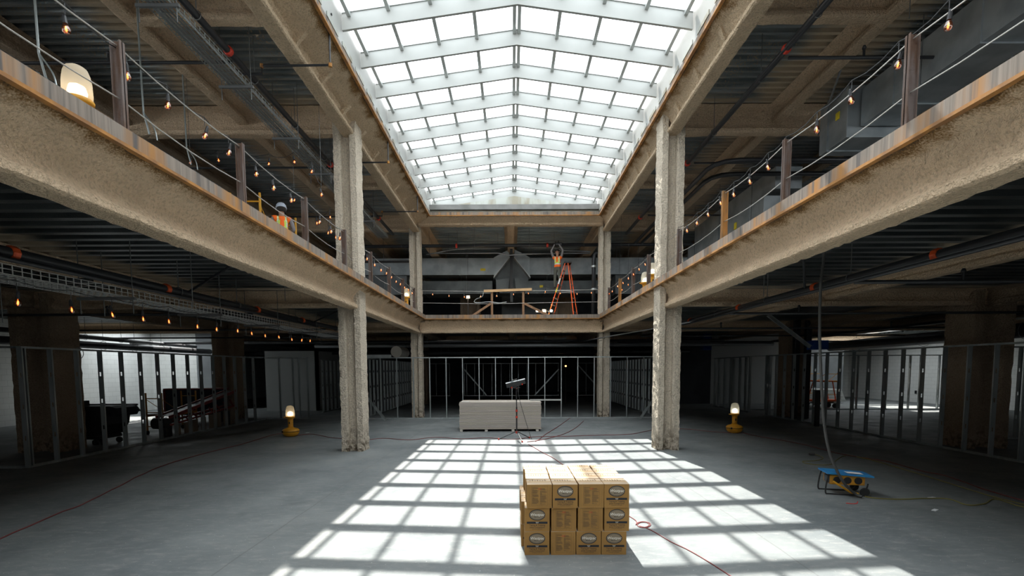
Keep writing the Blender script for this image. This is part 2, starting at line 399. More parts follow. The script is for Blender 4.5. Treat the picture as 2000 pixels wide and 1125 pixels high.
low = [(XW, -4.0, YN, 20.0), (4.0, XE, YN, 20.5), (XW, LH[0], 22, 25.2), (LH[1], -3.5, 22, 25.2),
       (XW, -4.0, 20, 20.5), (XW, -3.5, 20.5, 22), (XW, -3.5, 25.2, YB), (-3.5, 3.6, YF + .35, YB), (3.6, XE, 20.5, RH[2]), (3.6, RH[0], RH[2], RH[3]), (RH[1], XE, RH[2], RH[3]), (3.6, XE, RH[3], YB)]
struct(ribbed('ceiling', M['deck_low'], low, 3.93, per=.335, dep=.08, pr=(.12, .165, .29)))
b = MB(); b.box(-4.0, AL - .01, YN, 20.5, 4.041, ZS); b.box(AR + .01, 4.0, YN, 20.5, 4.041, ZS)
for r in low: b.box(*r, 4.02, ZS)
struct(b.build('floor_upper', M['slab']))
RX, ZR, ZE, TH = 0.14, 8.93, 8.47, 0.30
YK = [20.885 - 1.197 * k for k in range(23)]
LR = (-18.4, -15.5, 25.0, 28.2); RRf = (17.8, 20.9, 28.4, 33.4)  # added roof openings that feed the same sun strips
high = [(XW, -3.87, YN, 20.35), (3.87, XE, YN, 20.35), (RL - .02, RR + .02, YN, YK[-1] - .3), (XW, XE, 20.37, 23.5),
        (XW, LR[0], 25, 28.2), (LR[1], 17.8, 25, 28.2), (XW, 17.8, 23.5, 25), (XW, 17.8, 28.2, 31), (17.8, XE, 23.5, 28.4), (RRf[1], XE, 28.4, 33.4),
        (XW, 17.8, 31, 33.4), (XW, XE, 33.4, YB)]
struct(ribbed('ceiling_upper', M['deck_high'], high, 8.22))
b = MB(); b.box(-3.87, RL - .02, YN, 20.35, 8.2, 8.5); b.box(RR + .02, 3.87, YN, 20.35, 8.2, 8.5)
for r in high: b.box(*r, 8.31, 8.5)
struct(b.build('roof_slab', M['slab']))
# walls
struct(MB().box(XW - .2, XW, YN, YB, 0, 8.5).build('wall_left', M['block']))
struct(MB().box(XE, XE + .2, YN, YB, 0, 8.5).build('wall_right', M['block']))
struct(MB().box(XW, XE, YN - .2, YN, 0, 8.5).build('wall_back', M['walldark']))
struct(MB().box(XW, XE, YB, YB + .2, 0, 8.5).build('wall_far', M['walldark']))
struct(MB().box(XW, -16.2, 26.0, 26.15, 0, 3.9).build('wall_room_left', M['block']))
struct(MB().box(-16.2, -14.2, 26.0, 26.15, 0, 3.9).build('wall_inner_left', M['wallgrey']))
struct(MB().box(10.9, 20.4, 31.0, 31.15, 0, 3.9).build('wall_room_right', M['wallgrey']))
struct(MB().box(20.4, XE, 35.0, 35.15, 0, 3.9).build('wall_room_right', M['block']))
struct(MB().box(11.3, 15.2, 28.6, 28.75, 0, 3.9).build('wall_inner_right', M['gyp']))
struct(MB().box(9.2, 11.3, 28.6, 28.75, 0, 3.9).build('wall_inner_right', M['walldark']))
b = MB(); b.box(-12.15, -11.95, 24.9, 26.6, 0, 2.95); b.box(-11.95, -9.55, 24.9, 25.05, 0, 2.95); b.box(-9.7, -9.55, 24.9, 29, 0, 2.95)
struct(b.build('wall_inner_left', M['gyp']))
struct(MB().box(-0.6, 4.2, 32, 32.12, ZS, 6.6).build('wall_upper_far', M['wallgrey']))

# ------------------------------------------------------------------ fireproofed steel
def hprof(hx, hy, tf=0.12, tw=0.13, web_fill=0.05):
    """H section, flanges at +-x, bulging with spray"""
    s = [(-hx, -hy), (-hx + tf, -hy), (-hx + tf + .03, -hy + .05), (-tw, -web_fill - tw), (hx - tf - .06, -tw - .02), (hx - tf - .03, -hy + .06), (hx - tf, -hy), (hx, -hy)]
    up = [(x, -y) for (x, y) in reversed(s)]
    pts = s + up; out = []
    for i in range(len(pts)):
        a = pts[i]; c = pts[(i + 1) % len(pts)]; L = math.hypot(a[0] - c[0], a[1] - c[1]); k = max(1, int(L / 0.07))
        for j in range(k): out.append((a[0] + (c[0] - a[0]) * j / k, a[1] + (c[1] - a[1]) * j / k))
    return out
def column(x, y, z0, z1, side, label, grp=None, m='spray_col', hx=0.26, hy=0.26, tf=0.14, jit=0.022, step=0.09, wall=0.03):
    prof = hprof(hx, hy, tf, 0.09, 0.03)
    # inner (atrium) flange is the thicker one
    mb = MB(); sx = -1 if side > 0 else 1
    mb.loft(prof, lambda a, c, t: (x + a * sx, y + c, t), frange(z0, z1, step), jit, 11)
    o = mb.build('column', M[m], smooth=False)
    return tag(o, label, 'column', grp, 'thing')
COLX = (-3.945, 3.87)
names = {(-1, 0): 'nearer left atrium column', (1, 0): 'nearer right atrium column', (-1, 1): 'far left atrium column', (1, 1): 'far right atrium column'}
for j, Y in enumerate((12.62, 21.12)):
    for sgn in (-1, 1):
        x = COLX[0] if sgn < 0 else COLX[1]
        if j: x = -3.93 if sgn < 0 else 3.84
        lean = 0
        wd = 0.265 if j == 0 else 0.22
        column(x, Y, 0, 4.03, sgn, 'beige spray-fireproofed %s standing on the ground floor' % names[(sgn, j)], hx=wd, hy=wd)
        column(x, Y, 4.2, 8.1, sgn, 'beige spray-fireproofed %s on the upper storey, above the rusty edge' % names[(sgn, j)], hx=wd, hy=wd)
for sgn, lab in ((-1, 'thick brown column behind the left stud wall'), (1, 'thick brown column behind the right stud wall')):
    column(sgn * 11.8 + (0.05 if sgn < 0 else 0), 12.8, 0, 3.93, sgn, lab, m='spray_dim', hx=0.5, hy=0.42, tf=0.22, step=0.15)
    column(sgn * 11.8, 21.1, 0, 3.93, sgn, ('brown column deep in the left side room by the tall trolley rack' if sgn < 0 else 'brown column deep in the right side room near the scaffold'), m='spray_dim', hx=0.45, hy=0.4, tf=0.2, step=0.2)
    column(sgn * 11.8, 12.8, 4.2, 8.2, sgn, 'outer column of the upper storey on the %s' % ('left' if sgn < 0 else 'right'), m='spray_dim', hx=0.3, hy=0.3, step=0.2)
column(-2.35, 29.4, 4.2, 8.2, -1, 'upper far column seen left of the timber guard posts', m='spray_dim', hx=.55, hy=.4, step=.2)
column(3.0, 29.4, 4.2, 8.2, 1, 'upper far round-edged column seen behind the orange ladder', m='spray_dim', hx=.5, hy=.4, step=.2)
for x, s_ in ((-5.2, 'left'), (5.2, 'right')):
    column(x, 29.4, 0, 3.93, 1, 'dark ground floor column beyond the far stud wall, %s' % s_, m='spray_dim', hx=.35, hy=.35, step=.25)

# edge beams: profile (distance outwards from atrium, z)
def iprof(zb, zt, xw, fw=0.15, over=0.0, tfl=0.085, tw=0.055):
    s = [(xw - fw, zb + .02), (xw - fw + .03, zb), (xw + fw - .03, zb), (xw + fw, zb + .02), (xw + fw, zb + tfl), (xw + tw + .03, zb + tfl + .05), (xw + tw, zb + tfl + .12),
         (xw + tw, zt - .16), (xw + tw + .03, zt - .06), (xw + (.12 if over else .3), zt), (xw - .3, zt) if not over else (over, zt)]
    if over: s += [(over + .06, zt - .04), (over + .16, zt - .08), (xw - tw - .04, zt - .19), (xw - tw, zt - .27)]
    else: s += [(xw - tw - .05, zt - .06), (xw - tw, zt - .16)]
    s += [(xw - tw, zb + tfl + .12), (xw - tw - .03, zb + tfl + .05), (xw - fw, zb + tfl)]
    out = []
    for i in range(len(s)):
        a = s[i]; c = s[(i + 1) % len(s)]; L = math.hypot(a[0] - c[0], a[1] - c[1]); k = max(1, int(L / 0.09))
        for j in range(k): out.append((a[0] + (c[0] - a[0]) * j / k, a[1] + (c[1] - a[1]) * j / k))
    return out
def beam(prof, fn, a, b_, label, m, step=0.1, jit=0.016, extra=None, name='beam'):
    mb = MB().loft(prof, fn, frange(a, b_, step), jit, 10)
    if extra: extra(mb)
    return tag(mb.build(name, M[m]), label, 'beam', None, 'thing')
lowp = lambda over: iprof(3.50, ZP - .005, 3.87, over=over)
def stiff(sgn, ys, z0, z1, x0, x1):
    def f(mb):
        for yy in ys:
            vs = []
            mb.loft([(-.035, 0), (.035, 0), (.055, 1), (-.055, 1)], lambda a, t, q: (sgn * (x1 - (x1 - x0) * (0.25 + .75 * t) * (1 - q)), yy + a, z0 + (z1 - z0) * t), [0, .33, .66, 1], .012)
    return f
beam(lowp(3.50), lambda a, z, t: (-a, t, z), YN, 20.9, 'beige fireproofed edge beam along the left side of the floor opening', 'spray_edge', 0.09)
beam(lowp(3.58), lambda a, z, t: (a, t, z), YN, 20.9, 'beige fireproofed edge beam along the right side of the floor opening', 'spray_edge', 0.09)
beam([(y - 3.87 + 20.87, z) for (y, z) in lowp(3.53)], lambda a, z, t: (t, a, z), -3.75, 3.72, 'beige fireproofed cross beam under the far edge of the floor opening', 'spray_edge', 0.09)
# brown darker patches where a support was glued: stiffener bumps on both side beams
roofp = lambda over: iprof(7.58, 8.055, 3.87, over=over)
def gussets(sgn, over):
    def f(mb):
        y = 3.2
        while y < 20:
            mb.loft([(-.04, 0), (.04, 0), (.06, 1), (-.06, 1)], lambda a, t, q: (sgn * (3.82 - q * ((3.82 - over) * .5 * t + .03)), y + a, 7.68 + .33 * t), [0, .5, 1], .012)
            y += 1.22
    return f
beam(roofp(3.26), lambda a, z, t: (-a, t, z), YN, 20.9, 'beige fireproofed roof beam along the left side of the skylight', 'spray_roof', 0.1, extra=gussets(-1, 3.25))
beam(roofp(3.54), lambda a, z, t: (a, t, z), YN, 20.9, 'beige fireproofed roof beam along the right side of the skylight', 'spray_roof', 0.1, extra=gussets(1, 3.54))
beam([(y - 3.87 + 20.87, z + .1) for (y, z) in iprof(7.70, 7.96, 3.87, over=3.40)], lambda a, z, t: (t, a, z), -3.75, 3.72, 'beige fireproofed roof cross beam below the far end of the skylight', 'spray', 0.1)

def plate(z0, z1, pts, m, name, label):
    mb = MB()
    for (a, c) in zip(pts[:-1], pts[1:]): mb.bar((a[0], a[1], (z0 + z1) / 2), (c[0], c[1], (z0 + z1) / 2), 0.018, z1 - z0)
    return tag(mb.build(name, M[m]), label, 'steel edge plate', None, 'thing')
for z0, z1, xl, xr, yf, wh in ((ZP, ZS + .012, AL, AR, YF, 'floor opening'), (8.06, 8.2, RL, RR, YR, 'skylight opening')):
    for pts, sd in (([(xl, YN), (xl, yf)], 'left'), ([(xr, YN), (xr, yf)], 'right'), ([(xl, yf), (xr, yf)], 'far')):
        e = plate(z0, z1, pts, 'rust', 'edge_plate', 'rust-streaked steel edge plate along the %s side of the %s' % (sd, wh))
        lip = MB(); a, c = pts
        lip.bar((a[0], a[1], z0 + .003), (c[0], c[1], z0 + .003), 0.06, 0.03)
        lip.build('rust_lip', M['lip'], e)['label'] = 'orange rusty lip'

# cross girders and purlins
def ip(zb, zt, fw=.14): return iprof(zb, zt, 0, fw=fw)
ylab = {12.62: 'at the nearer columns', 21.1: 'at the far columns', 29.6: 'deep at the back', 4.1: 'nearest the camera'}
for Y in (4.1, 12.62, 21.1, 29.6):
    for sgn, lim in ((-1, XW), (1, XE)):
        sd = 'left' if sgn < 0 else 'right'
        for lvl, (zb, zt, m) in {'ground floor': (3.56, 3.928, 'spray'), 'upper storey': (7.66, 8.218, 'spray')}.items():
            if Y == 4.1 and lvl == 'ground floor': continue
            x0 = (3.9 if Y < 22 else 0.0)
            beam(ip(zb, zt), lambda a, z, t: (t, Y + a, z), sgn * x0, lim, 'beige fireproofed cross girder over the %s %s, %s side' % (lvl, ylab[Y], sd), m, 0.2 if Y < 20 else .4)
for X in (6.42, 9.2, 11.8, 15.5):
    for sgn in (-1, 1):
        if X > 15 and sgn < 0: continue
        sd = 'left' if sgn < 0 else 'right'; wh = {6.42: 'first', 9.2: 'second', 11.8: 'third', 15.5: 'outermost'}[X]
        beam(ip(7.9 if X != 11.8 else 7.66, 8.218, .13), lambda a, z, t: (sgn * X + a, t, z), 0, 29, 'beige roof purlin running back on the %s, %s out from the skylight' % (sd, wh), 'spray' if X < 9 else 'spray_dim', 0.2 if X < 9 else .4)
for X in (7.85, 11.8, 15.8):
    for sgn in (-1, 1):
        if X > 15 and sgn < 0: continue
        sd = 'left' if sgn < 0 else 'right'; wh = {7.85: 'first', 11.8: 'second', 15.8: 'outermost'}[X]
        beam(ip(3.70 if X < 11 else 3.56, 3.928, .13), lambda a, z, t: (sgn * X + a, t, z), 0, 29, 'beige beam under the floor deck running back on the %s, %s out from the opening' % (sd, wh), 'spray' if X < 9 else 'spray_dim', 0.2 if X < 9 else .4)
for Y in (9.0, 16.9):
    for sgn in (-1, 1):
        beam(ip(7.9, 8.218, .12), lambda a, z, t: (t, Y + a, z), sgn * 3.9, sgn * 6.42, 'short beige roof filler beam on the %s, %s the nearer column' % ('left' if sgn < 0 else 'right', 'in front of' if Y < 12 else 'beyond'), 'spray', 0.15)
beam(ip(7.86, 8.218, .16), lambda a, z, t: (a, t, z), 21.0, 35.5, 'central beige roof beam running back beyond the far cross beam', 'spray', .25)
for sgn in (-1, 1):
    beam(ip(7.75, 8.218, .2), lambda a, z, t: (sgn * 3.87 + a, t, z), 21.2, 35.5, 'beige roof beam running back beyond the far %s column' % ('left' if sgn < 0 else 'right'), 'spray', .25)
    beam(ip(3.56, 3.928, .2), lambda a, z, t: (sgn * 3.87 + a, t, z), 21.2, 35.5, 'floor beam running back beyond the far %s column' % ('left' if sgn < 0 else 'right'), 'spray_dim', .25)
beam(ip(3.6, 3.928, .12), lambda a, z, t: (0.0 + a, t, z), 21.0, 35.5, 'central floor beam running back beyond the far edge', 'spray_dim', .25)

# ------------------------------------------------------------------ skylight
sky = thing('skylight', 'long gabled white skylight with rows of glass panes above the hall', 'skylight', (RX, 11, 8.5))
XL_, XR_ = RL + .02, RR - .02
def zat(x): return ZR - (ZR - ZE) * abs(x - RX) / (XR_ - RX)
for k, Y in enumerate(YK):
    if k == 0: Y -= .0
    mb = MB(); t = .028
    pr = [(XL_, zat(XL_)), (RX, ZR), (XR_, zat(XR_)), (XR_, zat(XR_) + TH), (RX, ZR + TH), (XL_, zat(XL_) + TH)]
    vs = [(x, Y - t, z) for x, z in pr] + [(x, Y + t, z) for x, z in pr]
    mb.add(vs, [(0, 1, 4, 5), (1, 2, 3, 4), (11, 10, 7, 6), (10, 9, 8, 7), (0, 6, 7, 1), (1, 7, 8, 2), (5, 4, 10, 11), (4, 3, 9, 10), (0, 5, 11, 6), (2, 8, 9, 3)])
    mb.build('rafter', M['white'], sky)
    # glazing bar over the rafter
    gb = MB()
    for xa, xb in ((XL_, RX), (RX, XR_)):
        gb.bar((xa, Y, zat(xa) + TH + .02), (xb, Y, zat(xb) + TH + .02), 0.10, 0.04)
    gb.build('glazing_bar', M['alu'], sky)
y0, y1 = YK[-1], YK[0]
NXP = 4; REST = MB()
for s_ in (-1, 1):
    xe = XL_ + .14 if s_ < 0 else XR_ - .14
    for i in range(NXP + 1):
        x = RX + s_ * .05 + (xe - RX) * i / NXP
        if i == NXP: x = xe
        wd = 0.070
        mb = MB().bar((x, y0, zat(x) + TH - .03), (x, y1, zat(x) + TH - .03), wd, 0.09)
        mb.build('mullion', M['alu'], sky)
    for k in range(len(YK) - 1):
        for i in range(NXP):
            xa = RX + s_ * .05 + (xe - RX) * i / NXP; xb = RX + s_ * .05 + (xe - RX) * (i + 1) / NXP
            za, zb = zat(xa) + TH + .0, zat(xb) + TH + .0
            mb = MB(); ya, yb = YK[k + 1] + .02, YK[k] - .02
            mb.add([(xa, ya, za), (xb, ya, zb), (xb, yb, zb), (xa, yb, za), (xa, ya, za + .012), (xb, ya, zb + .012), (xb, yb, zb + .012), (xa, yb, za + .012)],
                   [(0, 1, 2, 3), (7, 6, 5, 4), (0, 4, 5, 1), (1, 5, 6, 2), (2, 6, 7, 3), (3, 7, 4, 0)])
            if k < 11: mb.build('glass_pane', M['pane'], sky)
            else: REST.v and None; n0 = len(REST.v); REST.v += mb.v; REST.f += [tuple(n0 + q for q in f) for f in mb.f]; REST.mi += mb.mi
REST.build('glass_panes_overhead', M['pane'], sky)['kind'] = 'stuff'
curb = MB()
for x, s_ in ((RL, -1), (RR, 1)):
    curb.box(x - .02 if s_ < 0 else x, x if s_ < 0 else x + .02, y0 - .5, y1, 8.2, zat(x) + TH + .06)
cb = curb.build('side_curb', M['white'], sky)
for s_, x in ((-1, RL + .012), (1, RR - .012)):      # mismatched flashing strips seen along the curb
    st_ = MB()
    for k in range(24):
        ya = y1 - .3 - k * .82
        st_.box(x - .006, x + .006, ya - .62, ya - .05, 8.22, 8.30)
    st_.build('flashing_strip', M['flash'], sky)
g = MB(); yy = y1 - .08
g.add([(RL, YR + .01, 8.2), (RR, YR + .01, 8.2), (RR, yy, zat(RR) + .03), (RX, yy, ZR + .03), (RL, yy, zat(RL) + .03)], [(0, 1, 2, 3, 4)])
g.build('end_flashing', M['flash'], sky)
g = MB(); g.add([(RL, y1 + .03, 8.1), (RR, y1 + .03, 8.1), (RR, y1 + .03, zat(RR) + TH), (RX, y1 + .03, ZR + TH), (RL, y1 + .03, zat(RL) + TH),
                 (RL, y1 + .06, 8.1), (RR, y1 + .06, 8.1), (RR, y1 + .06, zat(RR) + TH), (RX, y1 + .06, ZR + TH), (RL, y1 + .06, zat(RL) + TH)],
                [(0, 1, 2, 3, 4), (9, 8, 7, 6, 5), (0, 5, 6, 1), (1, 6, 7, 2), (2, 7, 8, 3), (3, 8, 9, 4), (4, 9, 5, 0)])
g.build('end_panel', M['white'], sky)

# ------------------------------------------------------------------ stud partitions
def stud_mb(x, y, z1, along, w=0.105, fl_=0.035, holes=(0.62, 1.28, 1.94)):
    """C stud; web across the wall, flanges along it"""
    mb = MB(); t = 0.004; h = w / 2
    def bx(a0, a1, c0, c1, z0, zz):     # a = across the wall, c = along it
        if along == 'y': mb.box(x + a0, x + a1, y + c0, y + c1, z0, zz)
        else: mb.box(x + c0, x + c1, y + a0, y + a1, z0, zz)
    bx(-h, -.022, 0, t, 0, z1); bx(.022, h, 0, t, 0, z1)
    zz = 0
    for hz in list(holes) + [None]:
        top = z1 if hz is None else hz - .05
        bx(-.022, .022, 0, t, zz, top)
        if hz is not None: zz = hz + .05
    bx(-h, -h + t, 0, fl_, 0, z1); bx(h - t, h, 0, fl_, 0, z1)
    bx(-h, -h + .012, fl_ - t, fl_, 0, z1); bx(h - .012, h, fl_ - t, fl_, 0, z1)
    return mb
def partition(label, pts, z1, along, ext, bottom=True, w=0.105, z0=0, doubles=(), top=True):
    fix, lo, hi = ext
    loc = (fix, lo, z0) if along == 'y' else (lo, fix, z0)
    T = thing('stud_wall', label, 'stud wall', loc)
    for p in pts:
        x, y = (fix, p) if along == 'y' else (p, fix)
        mb = stud_mb(x, y, z1 - z0 - .004, along, w)
        mb.v = [(a, c, d + z0 + .002) for (a, c, d) in mb.v]
        mb.build('stud', M['stud'], T)
    for z, nm in ((z0, 'bottom_track'), (z1, 'top_track')):
        if nm == 'bottom_track' and not bottom: continue
        if nm == 'top_track' and not top: continue
        mb = MB(); h = w / 2 + .003; s = 1 if z == z0 else -1
        if along == 'y':
            mb.box(fix - h, fix + h, lo, hi, z, z + s * .004); mb.box(fix - h - .003, fix - h, lo, hi, z, z + s * .04); mb.box(fix + h, fix + h + .003, lo, hi, z, z + s * .04)
        else:
            mb.box(lo, hi, fix - h, fix + h, z, z + s * .004); mb.box(lo, hi, fix - h - .003, fix - h, z, z + s * .04); mb.box(lo, hi, fix + h, fix + h + .003, z, z + s * .04)
        mb.build(nm, M['stud'], T)
    return T
ys = []; y = 10.45
ys = [10.45, 10.52] + [11.13 + .672 * k for k in range(14)]
LPX = -10.17
partition('long open metal stud wall running back along the left side of the hall', ys, 2.54, 'y', (LPX, 10.44, 20.6))
partition('open metal stud wall turning away to the left in the foreground corner', [-10.9 - .67 * k for k in range(11)], 2.54, 'x', (10.44, -18.3, -10.24))
partition('short metal stud wall across the end of the left side, by the pale box room', [-9.55, -9.0, -8.75, -8.4], 2.54, 'x', (20.72, -10.1, -8.36))
ys = [21.3, 21.1, 20.6] + [20.0 - .672 * k for k in range(19)]
RPX = 10.84
T = partition('long open metal stud wall running back along the right side of the hall', ys, 2.56, 'y', (RPX, 6.2, 21.4))
partition('open metal stud wall in front of the pale stub wall at the far right', [22.9, 23.3, 23.9, 24.6, 24.9, 25.6, 26.3, 26.8], 2.56, 'y', (RPX, 22.9, 26.9))
partition('cross stud wall deep inside the right side room with sunlight behind it', [12.2, 13.4, 15.1, 16.6, 18.0, 19.1, 19.6, 20.5, 21.6], 2.62, 'x', (24.2, 11.5, 22.2))
partition('metal stud wall inside the right side room just behind the long one', [14.2, 15.4, 16.6, 18.0, 19.4], 2.6, 'x', (14.1, 13.6, 20.6))
partition('wide open stud wall across the far end of the hall behind the drywall stack', [-6.05 + .672 * k for k in range(19)], 2.52, 'x', (20.62, -6.1, 6.12), w=.09)
partition('dark stud wall running back from the left end of the far stud wall', [21.2 + .6 * k for k in range(20)], 2.5, 'y', (-6.12, 20.8, 33))
partition('dark stud wall running back from the right end of the far stud wall', [21.2 + .6 * k for k in range(20)], 2.5, 'y', (6.12, 20.8, 33))
partition('dim stud wall glimpsed to the left of the nearer left column', [24.0 + .55 * k for k in range(6)], 2.5, 'y', (-9.0, 23.8, 27.2))
# suspended frame deep at the back with diagonal braces
T = partition('dim stud wall with two diagonal braces, deep beyond the far stud wall', [-3.58, -3.4, -2.8, -2.15, -1.5, -.8, -.15, .5, 1.15, 1.8, 2.5, 3.5], 2.46, 'x', (38.0, -3.6, 3.58))
b = MB().bar((-3.55, 37.9, 2.0), (-1.9, 37.9, .06), .09, .03, (0, 1, 0)); b.build('diagonal_brace', M['stud'], T)
b = MB().bar((3.55, 37.9, 2.0), (1.75, 37.9, .06), .09, .03, (0, 1, 0)); b.build('diagonal_brace', M['stud'], T)
T = partition('dim stud panel deep at the back right beyond the far wall', [4.95, 5.6, 6.3, 7.0, 7.6], 2.46, 'x', (38.0, 4.9, 7.7))
b = MB().bar((4.95, 37.9, 2.35), (6.8, 37.9, .3), .09, .03, (0, 1, 0)); b.build('diagonal_brace', M['stud'], T)
T = partition('dim stud panel deep at the back left beyond the far wall', [-7.1, -6.4, -5.7, -5.0, -4.7], 2.46, 'x', (38.0, -7.2, -4.65))
def brace(a, b_, label):
    mb = MB(); mb.bar(a, b_, .10, .004, (0, -1, .2))
    mb.bar(Vector(a) + Vector((.045, 0, .03)), Vector(b_) + Vector((.045, 0, .03)), .004, .04, (0, -1, .2))
    mb.bar(Vector(a) - Vector((.045, 0, .03)), Vector(b_) - Vector((.045, 0, .03)), .004, .04, (0, -1, .2))
    tag(mb.build('brace_stud', M['stud']), label, 'metal stud', None, 'thing')
brace((-6.35, 20.5, 1.45), (-5.0, 19.9, .02), 'metal stud leaning diagonally to the floor beside the nearer left column')
brace((6.3, 20.5, 1.5), (5.15, 20.1, .02), 'metal stud leaning diagonally to the floor beside the nearer right column')
p, q = at(1500, 615, y=15.5), at(1583, 678, y=15.5)
brace(p, q, 'metal stud braced diagonally under the right ceiling beams')

# ------------------------------------------------------------------ guard rails
def posts_at(x, ysx, z1, T, mats):
    for y, mm in zip(ysx, mats):
        mb = MB(); s = 1 if x > 0 else -1
        mb.box(x - .05, x + .05, y - .006, y + .006, ZS, z1); mb.box(x - .05, x - .04, y - .035, y + .035, ZS, z1); mb.box(x + .04, x + .05, y - .035, y + .035, ZS, z1)
        mb.box(x - .08, x + .08, y - .07, y + .07, ZS, ZS + .012)
        mb.build('guard_post', M[mm], T)
PY = [2.95, 5.18, 7.41, 9.64, 11.85, 14.03, 16.12, 18.12, 20.2]
for x, sd in ((-3.85, 'left'), (3.9, 'right')):
    T = thing('cable_guardrail', 'cable guardrail with rusty steel posts along the %s edge of the upper floor' % sd, 'guardrail', (x, 5, ZS))
    py = PY if x < 0 else [2.9, 5.12, 7.35, 9.42, 11.9, 14.5, 16.33, 18.3, 20.3]
    mats = ['post'] * 9 if x < 0 else ['post', 'post', 'post', 'post_orange', 'post', 'post', 'post', 'post_orange', 'post']
    posts_at(x, py, 5.24, T, mats)
    for z in (5.20, 4.70):
        ptsl = []
        for a, c in zip([YN + .1] + py, py + [21.0]):
            for k in range(4):
                t = k / 4; ptsl.append((x, a + (c - a) * t, z - .05 * 4 * t * (1 - t)))
        ptsl.append((x, 21.0, z)); MB().tube(ptsl, .007, 5).build('cable', M['cable'], T)
T = thing('cable_guardrail', 'guardrail of cables and brown timber posts with diagonal braces along the far edge', 'guardrail', (0, 21.1, ZS))
for z in (5.27, 4.77):
    MB().tube([(-3.8, 21.12, z), (-1, 21.1, z - .05), (.6, 21.1, z - .03), (3.75, 21.12, z + .02)], .009, 5).build('cable', M['cable'], T)
for x in (-.80, .50): MB().box(x - .045, x + .045, 21.1, 21.19, ZS, 5.2).build('guard_post', M['wood_dark'], T)
MB().bar((-.85, 21.05, 4.72), (-1.62, 21.05, 4.22), .09, .05, (0, 1, 0)).build('diagonal_brace', M['wood_dark'], T)
MB().bar((.55, 21.05, 4.72), (1.55, 21.05, 4.22), .09, .05, (0, 1, 0)).build('diagonal_brace', M['wood_dark'], T)
MB().bar((-1.13, 21.06, 5.235), (.85, 21.06, 5.30), .045, .10).build('top_board', M['wood'], T)['label'] = 'pale new lumber top board'
# loose coiled rope of white wire tied to the far rail
MB().tube(smoothpts([(-1.15, 21.05, 5.18), (-1.2, 21.0, 5.0), (-1.45, 21.0, 4.9), (-1.52, 21.0, 4.78), (-1.3, 21.02, 4.76), (-.9, 21.0, 4.79), (-.5, 21.0, 4.74), (-.2, 21.0, 4.78)]), .012, 5).build('wire', M['tray'], T)

# ------------------------------------------------------------------ bulb strings
def light_string(label, cord, bulbs, grp=None, r=.033, drop=.09, tilt=0, hooks=None):
    cord = [Vector(p) for p in cord]
    T = thing('light_string', label, 'string lights', tuple(cord[0]), grp)
    MB().tube(cord, .006, 5).build('cord', M['cordblk'], T)
    if hooks:
        for p in (cord[0], cord[-1]): MB().tube([p, (p.x, p.y, hooks)], .004, 5).build('hook_wire', M['rod'], T)
    for (x, y, z) in bulbs:
        ax = R.uniform(-.22, .22) + tilt; ay = R.uniform(-.15, .15)
        mt = Matrix.Rotation(ax, 4, 'Y') @ Matrix.Rotation(ay, 4, 'X')
        b = MB(); b.tube([(x, y, z + drop + .13), (x, y, z + .12)], .004, 5)
        b.lathe([(.008, .13), (.016, .115), (.019, .06), (.021, .045)], (x, y, z), 8, mt)
        s_ = b.build('socket', M['black'], T)
        g_ = MB(); g_.lathe([(.010, .05), (.014, .04), (r * .8, .02), (r, -.005), (r * .93, -.025), (r * .55, -.043), (.003, -.05)], (x, y, z), 10, mt)
        g_.cur = 1; g_.lathe([(.003, .026), (.008, .018), (.010, -.008), (.005, -.022)], (x, y, z), 6, mt)
        g_.build('bulb', None, s_, smooth=True, mats=[M['bulbglass'], M['filament']])
    return T
def sag_cord(bulbs, drop=.22, sag=.05):
    out = []
    for a, c in zip(bulbs[:-1], bulbs[1:]):
        a, c = Vector(a), Vector(c)
        for k in range(3):
            t = k / 3; out.append(a.lerp(c, t) + Vector((0, 0, drop - sag * 4 * t * (1 - t))))
    out.append(Vector(bulbs[-1]) + Vector((0, 0, drop))); return out
bl = [(-3.86, 4.0, 5.0)] + [(-3.86, y, 5.0 + R.uniform(-.02, .02)) for y in (4.61, 5.31, 5.91, 6.6, 7.14, 7.88, 8.44, 9.1, 9.75, 10.4, 11.05, 11.6)]
light_string('string of warm filament bulbs along the left cable rail, foreground', sag_cord(bl), bl)
bl = [(-3.86, y, 4.98 + R.uniform(-.03, .03)) for y in (13.0, 13.75, 14.5, 15.2, 15.85, 16.5, 17.15, 17.8, 18.5, 19.2, 19.9, 20.4)]
light_string('string of warm filament bulbs on the left cable rail beyond the nearer column', sag_cord(bl), bl)
bl = [(3.9, y, 5.07 + R.uniform(-.02, .02)) for y in (4.1, 4.715, 5.3, 6.0, 6.65, 7.38, 7.87, 8.45, 9.05, 9.6, 10.2, 10.8, 11.4, 12.0)]
light_string('string of warm filament bulbs along the right cable rail, foreground', sag_cord(bl), bl)
bl = [(3.9, y, 5.02 + R.uniform(-.03, .03)) for y in (13.2, 13.9, 14.9, 15.6, 16.3, 17.0, 17.8, 18.7, 19.7, 20.3)]
light_string('string of warm filament bulbs on the right cable rail beyond the nearer column', sag_cord(bl), bl)
bl = [(-5.5, y, 2.80 + R.uniform(-.015, .015)) for y in (5.685, 6.375, 7.02, 7.6, 8.167, 8.9, 9.475, 10.2, 10.75, 11.333, 12.0, 12.7, 13.3, 13.85)]
light_string('string of warm bulbs hanging below the left wire tray over the ground floor', sag_cord([(-5.5, 5.0, 2.85)] + bl, .24, .03), bl, hooks=3.95)
bl = [at(px, py, y=21.3) for px, py in ((845, 575), (877, 578), (907, 580), (939, 579), (970, 578), (1003, 575), (1032, 573), (1065, 570), (1094, 573), (1127, 574), (1155, 572))]
light_string('string of warm bulbs along the far upper guardrail', [Vector((-3.72, 21.05, 5.3))] + sag_cord(bl) + [Vector((3.64, 21.05, 5.4))], bl, r=.034)
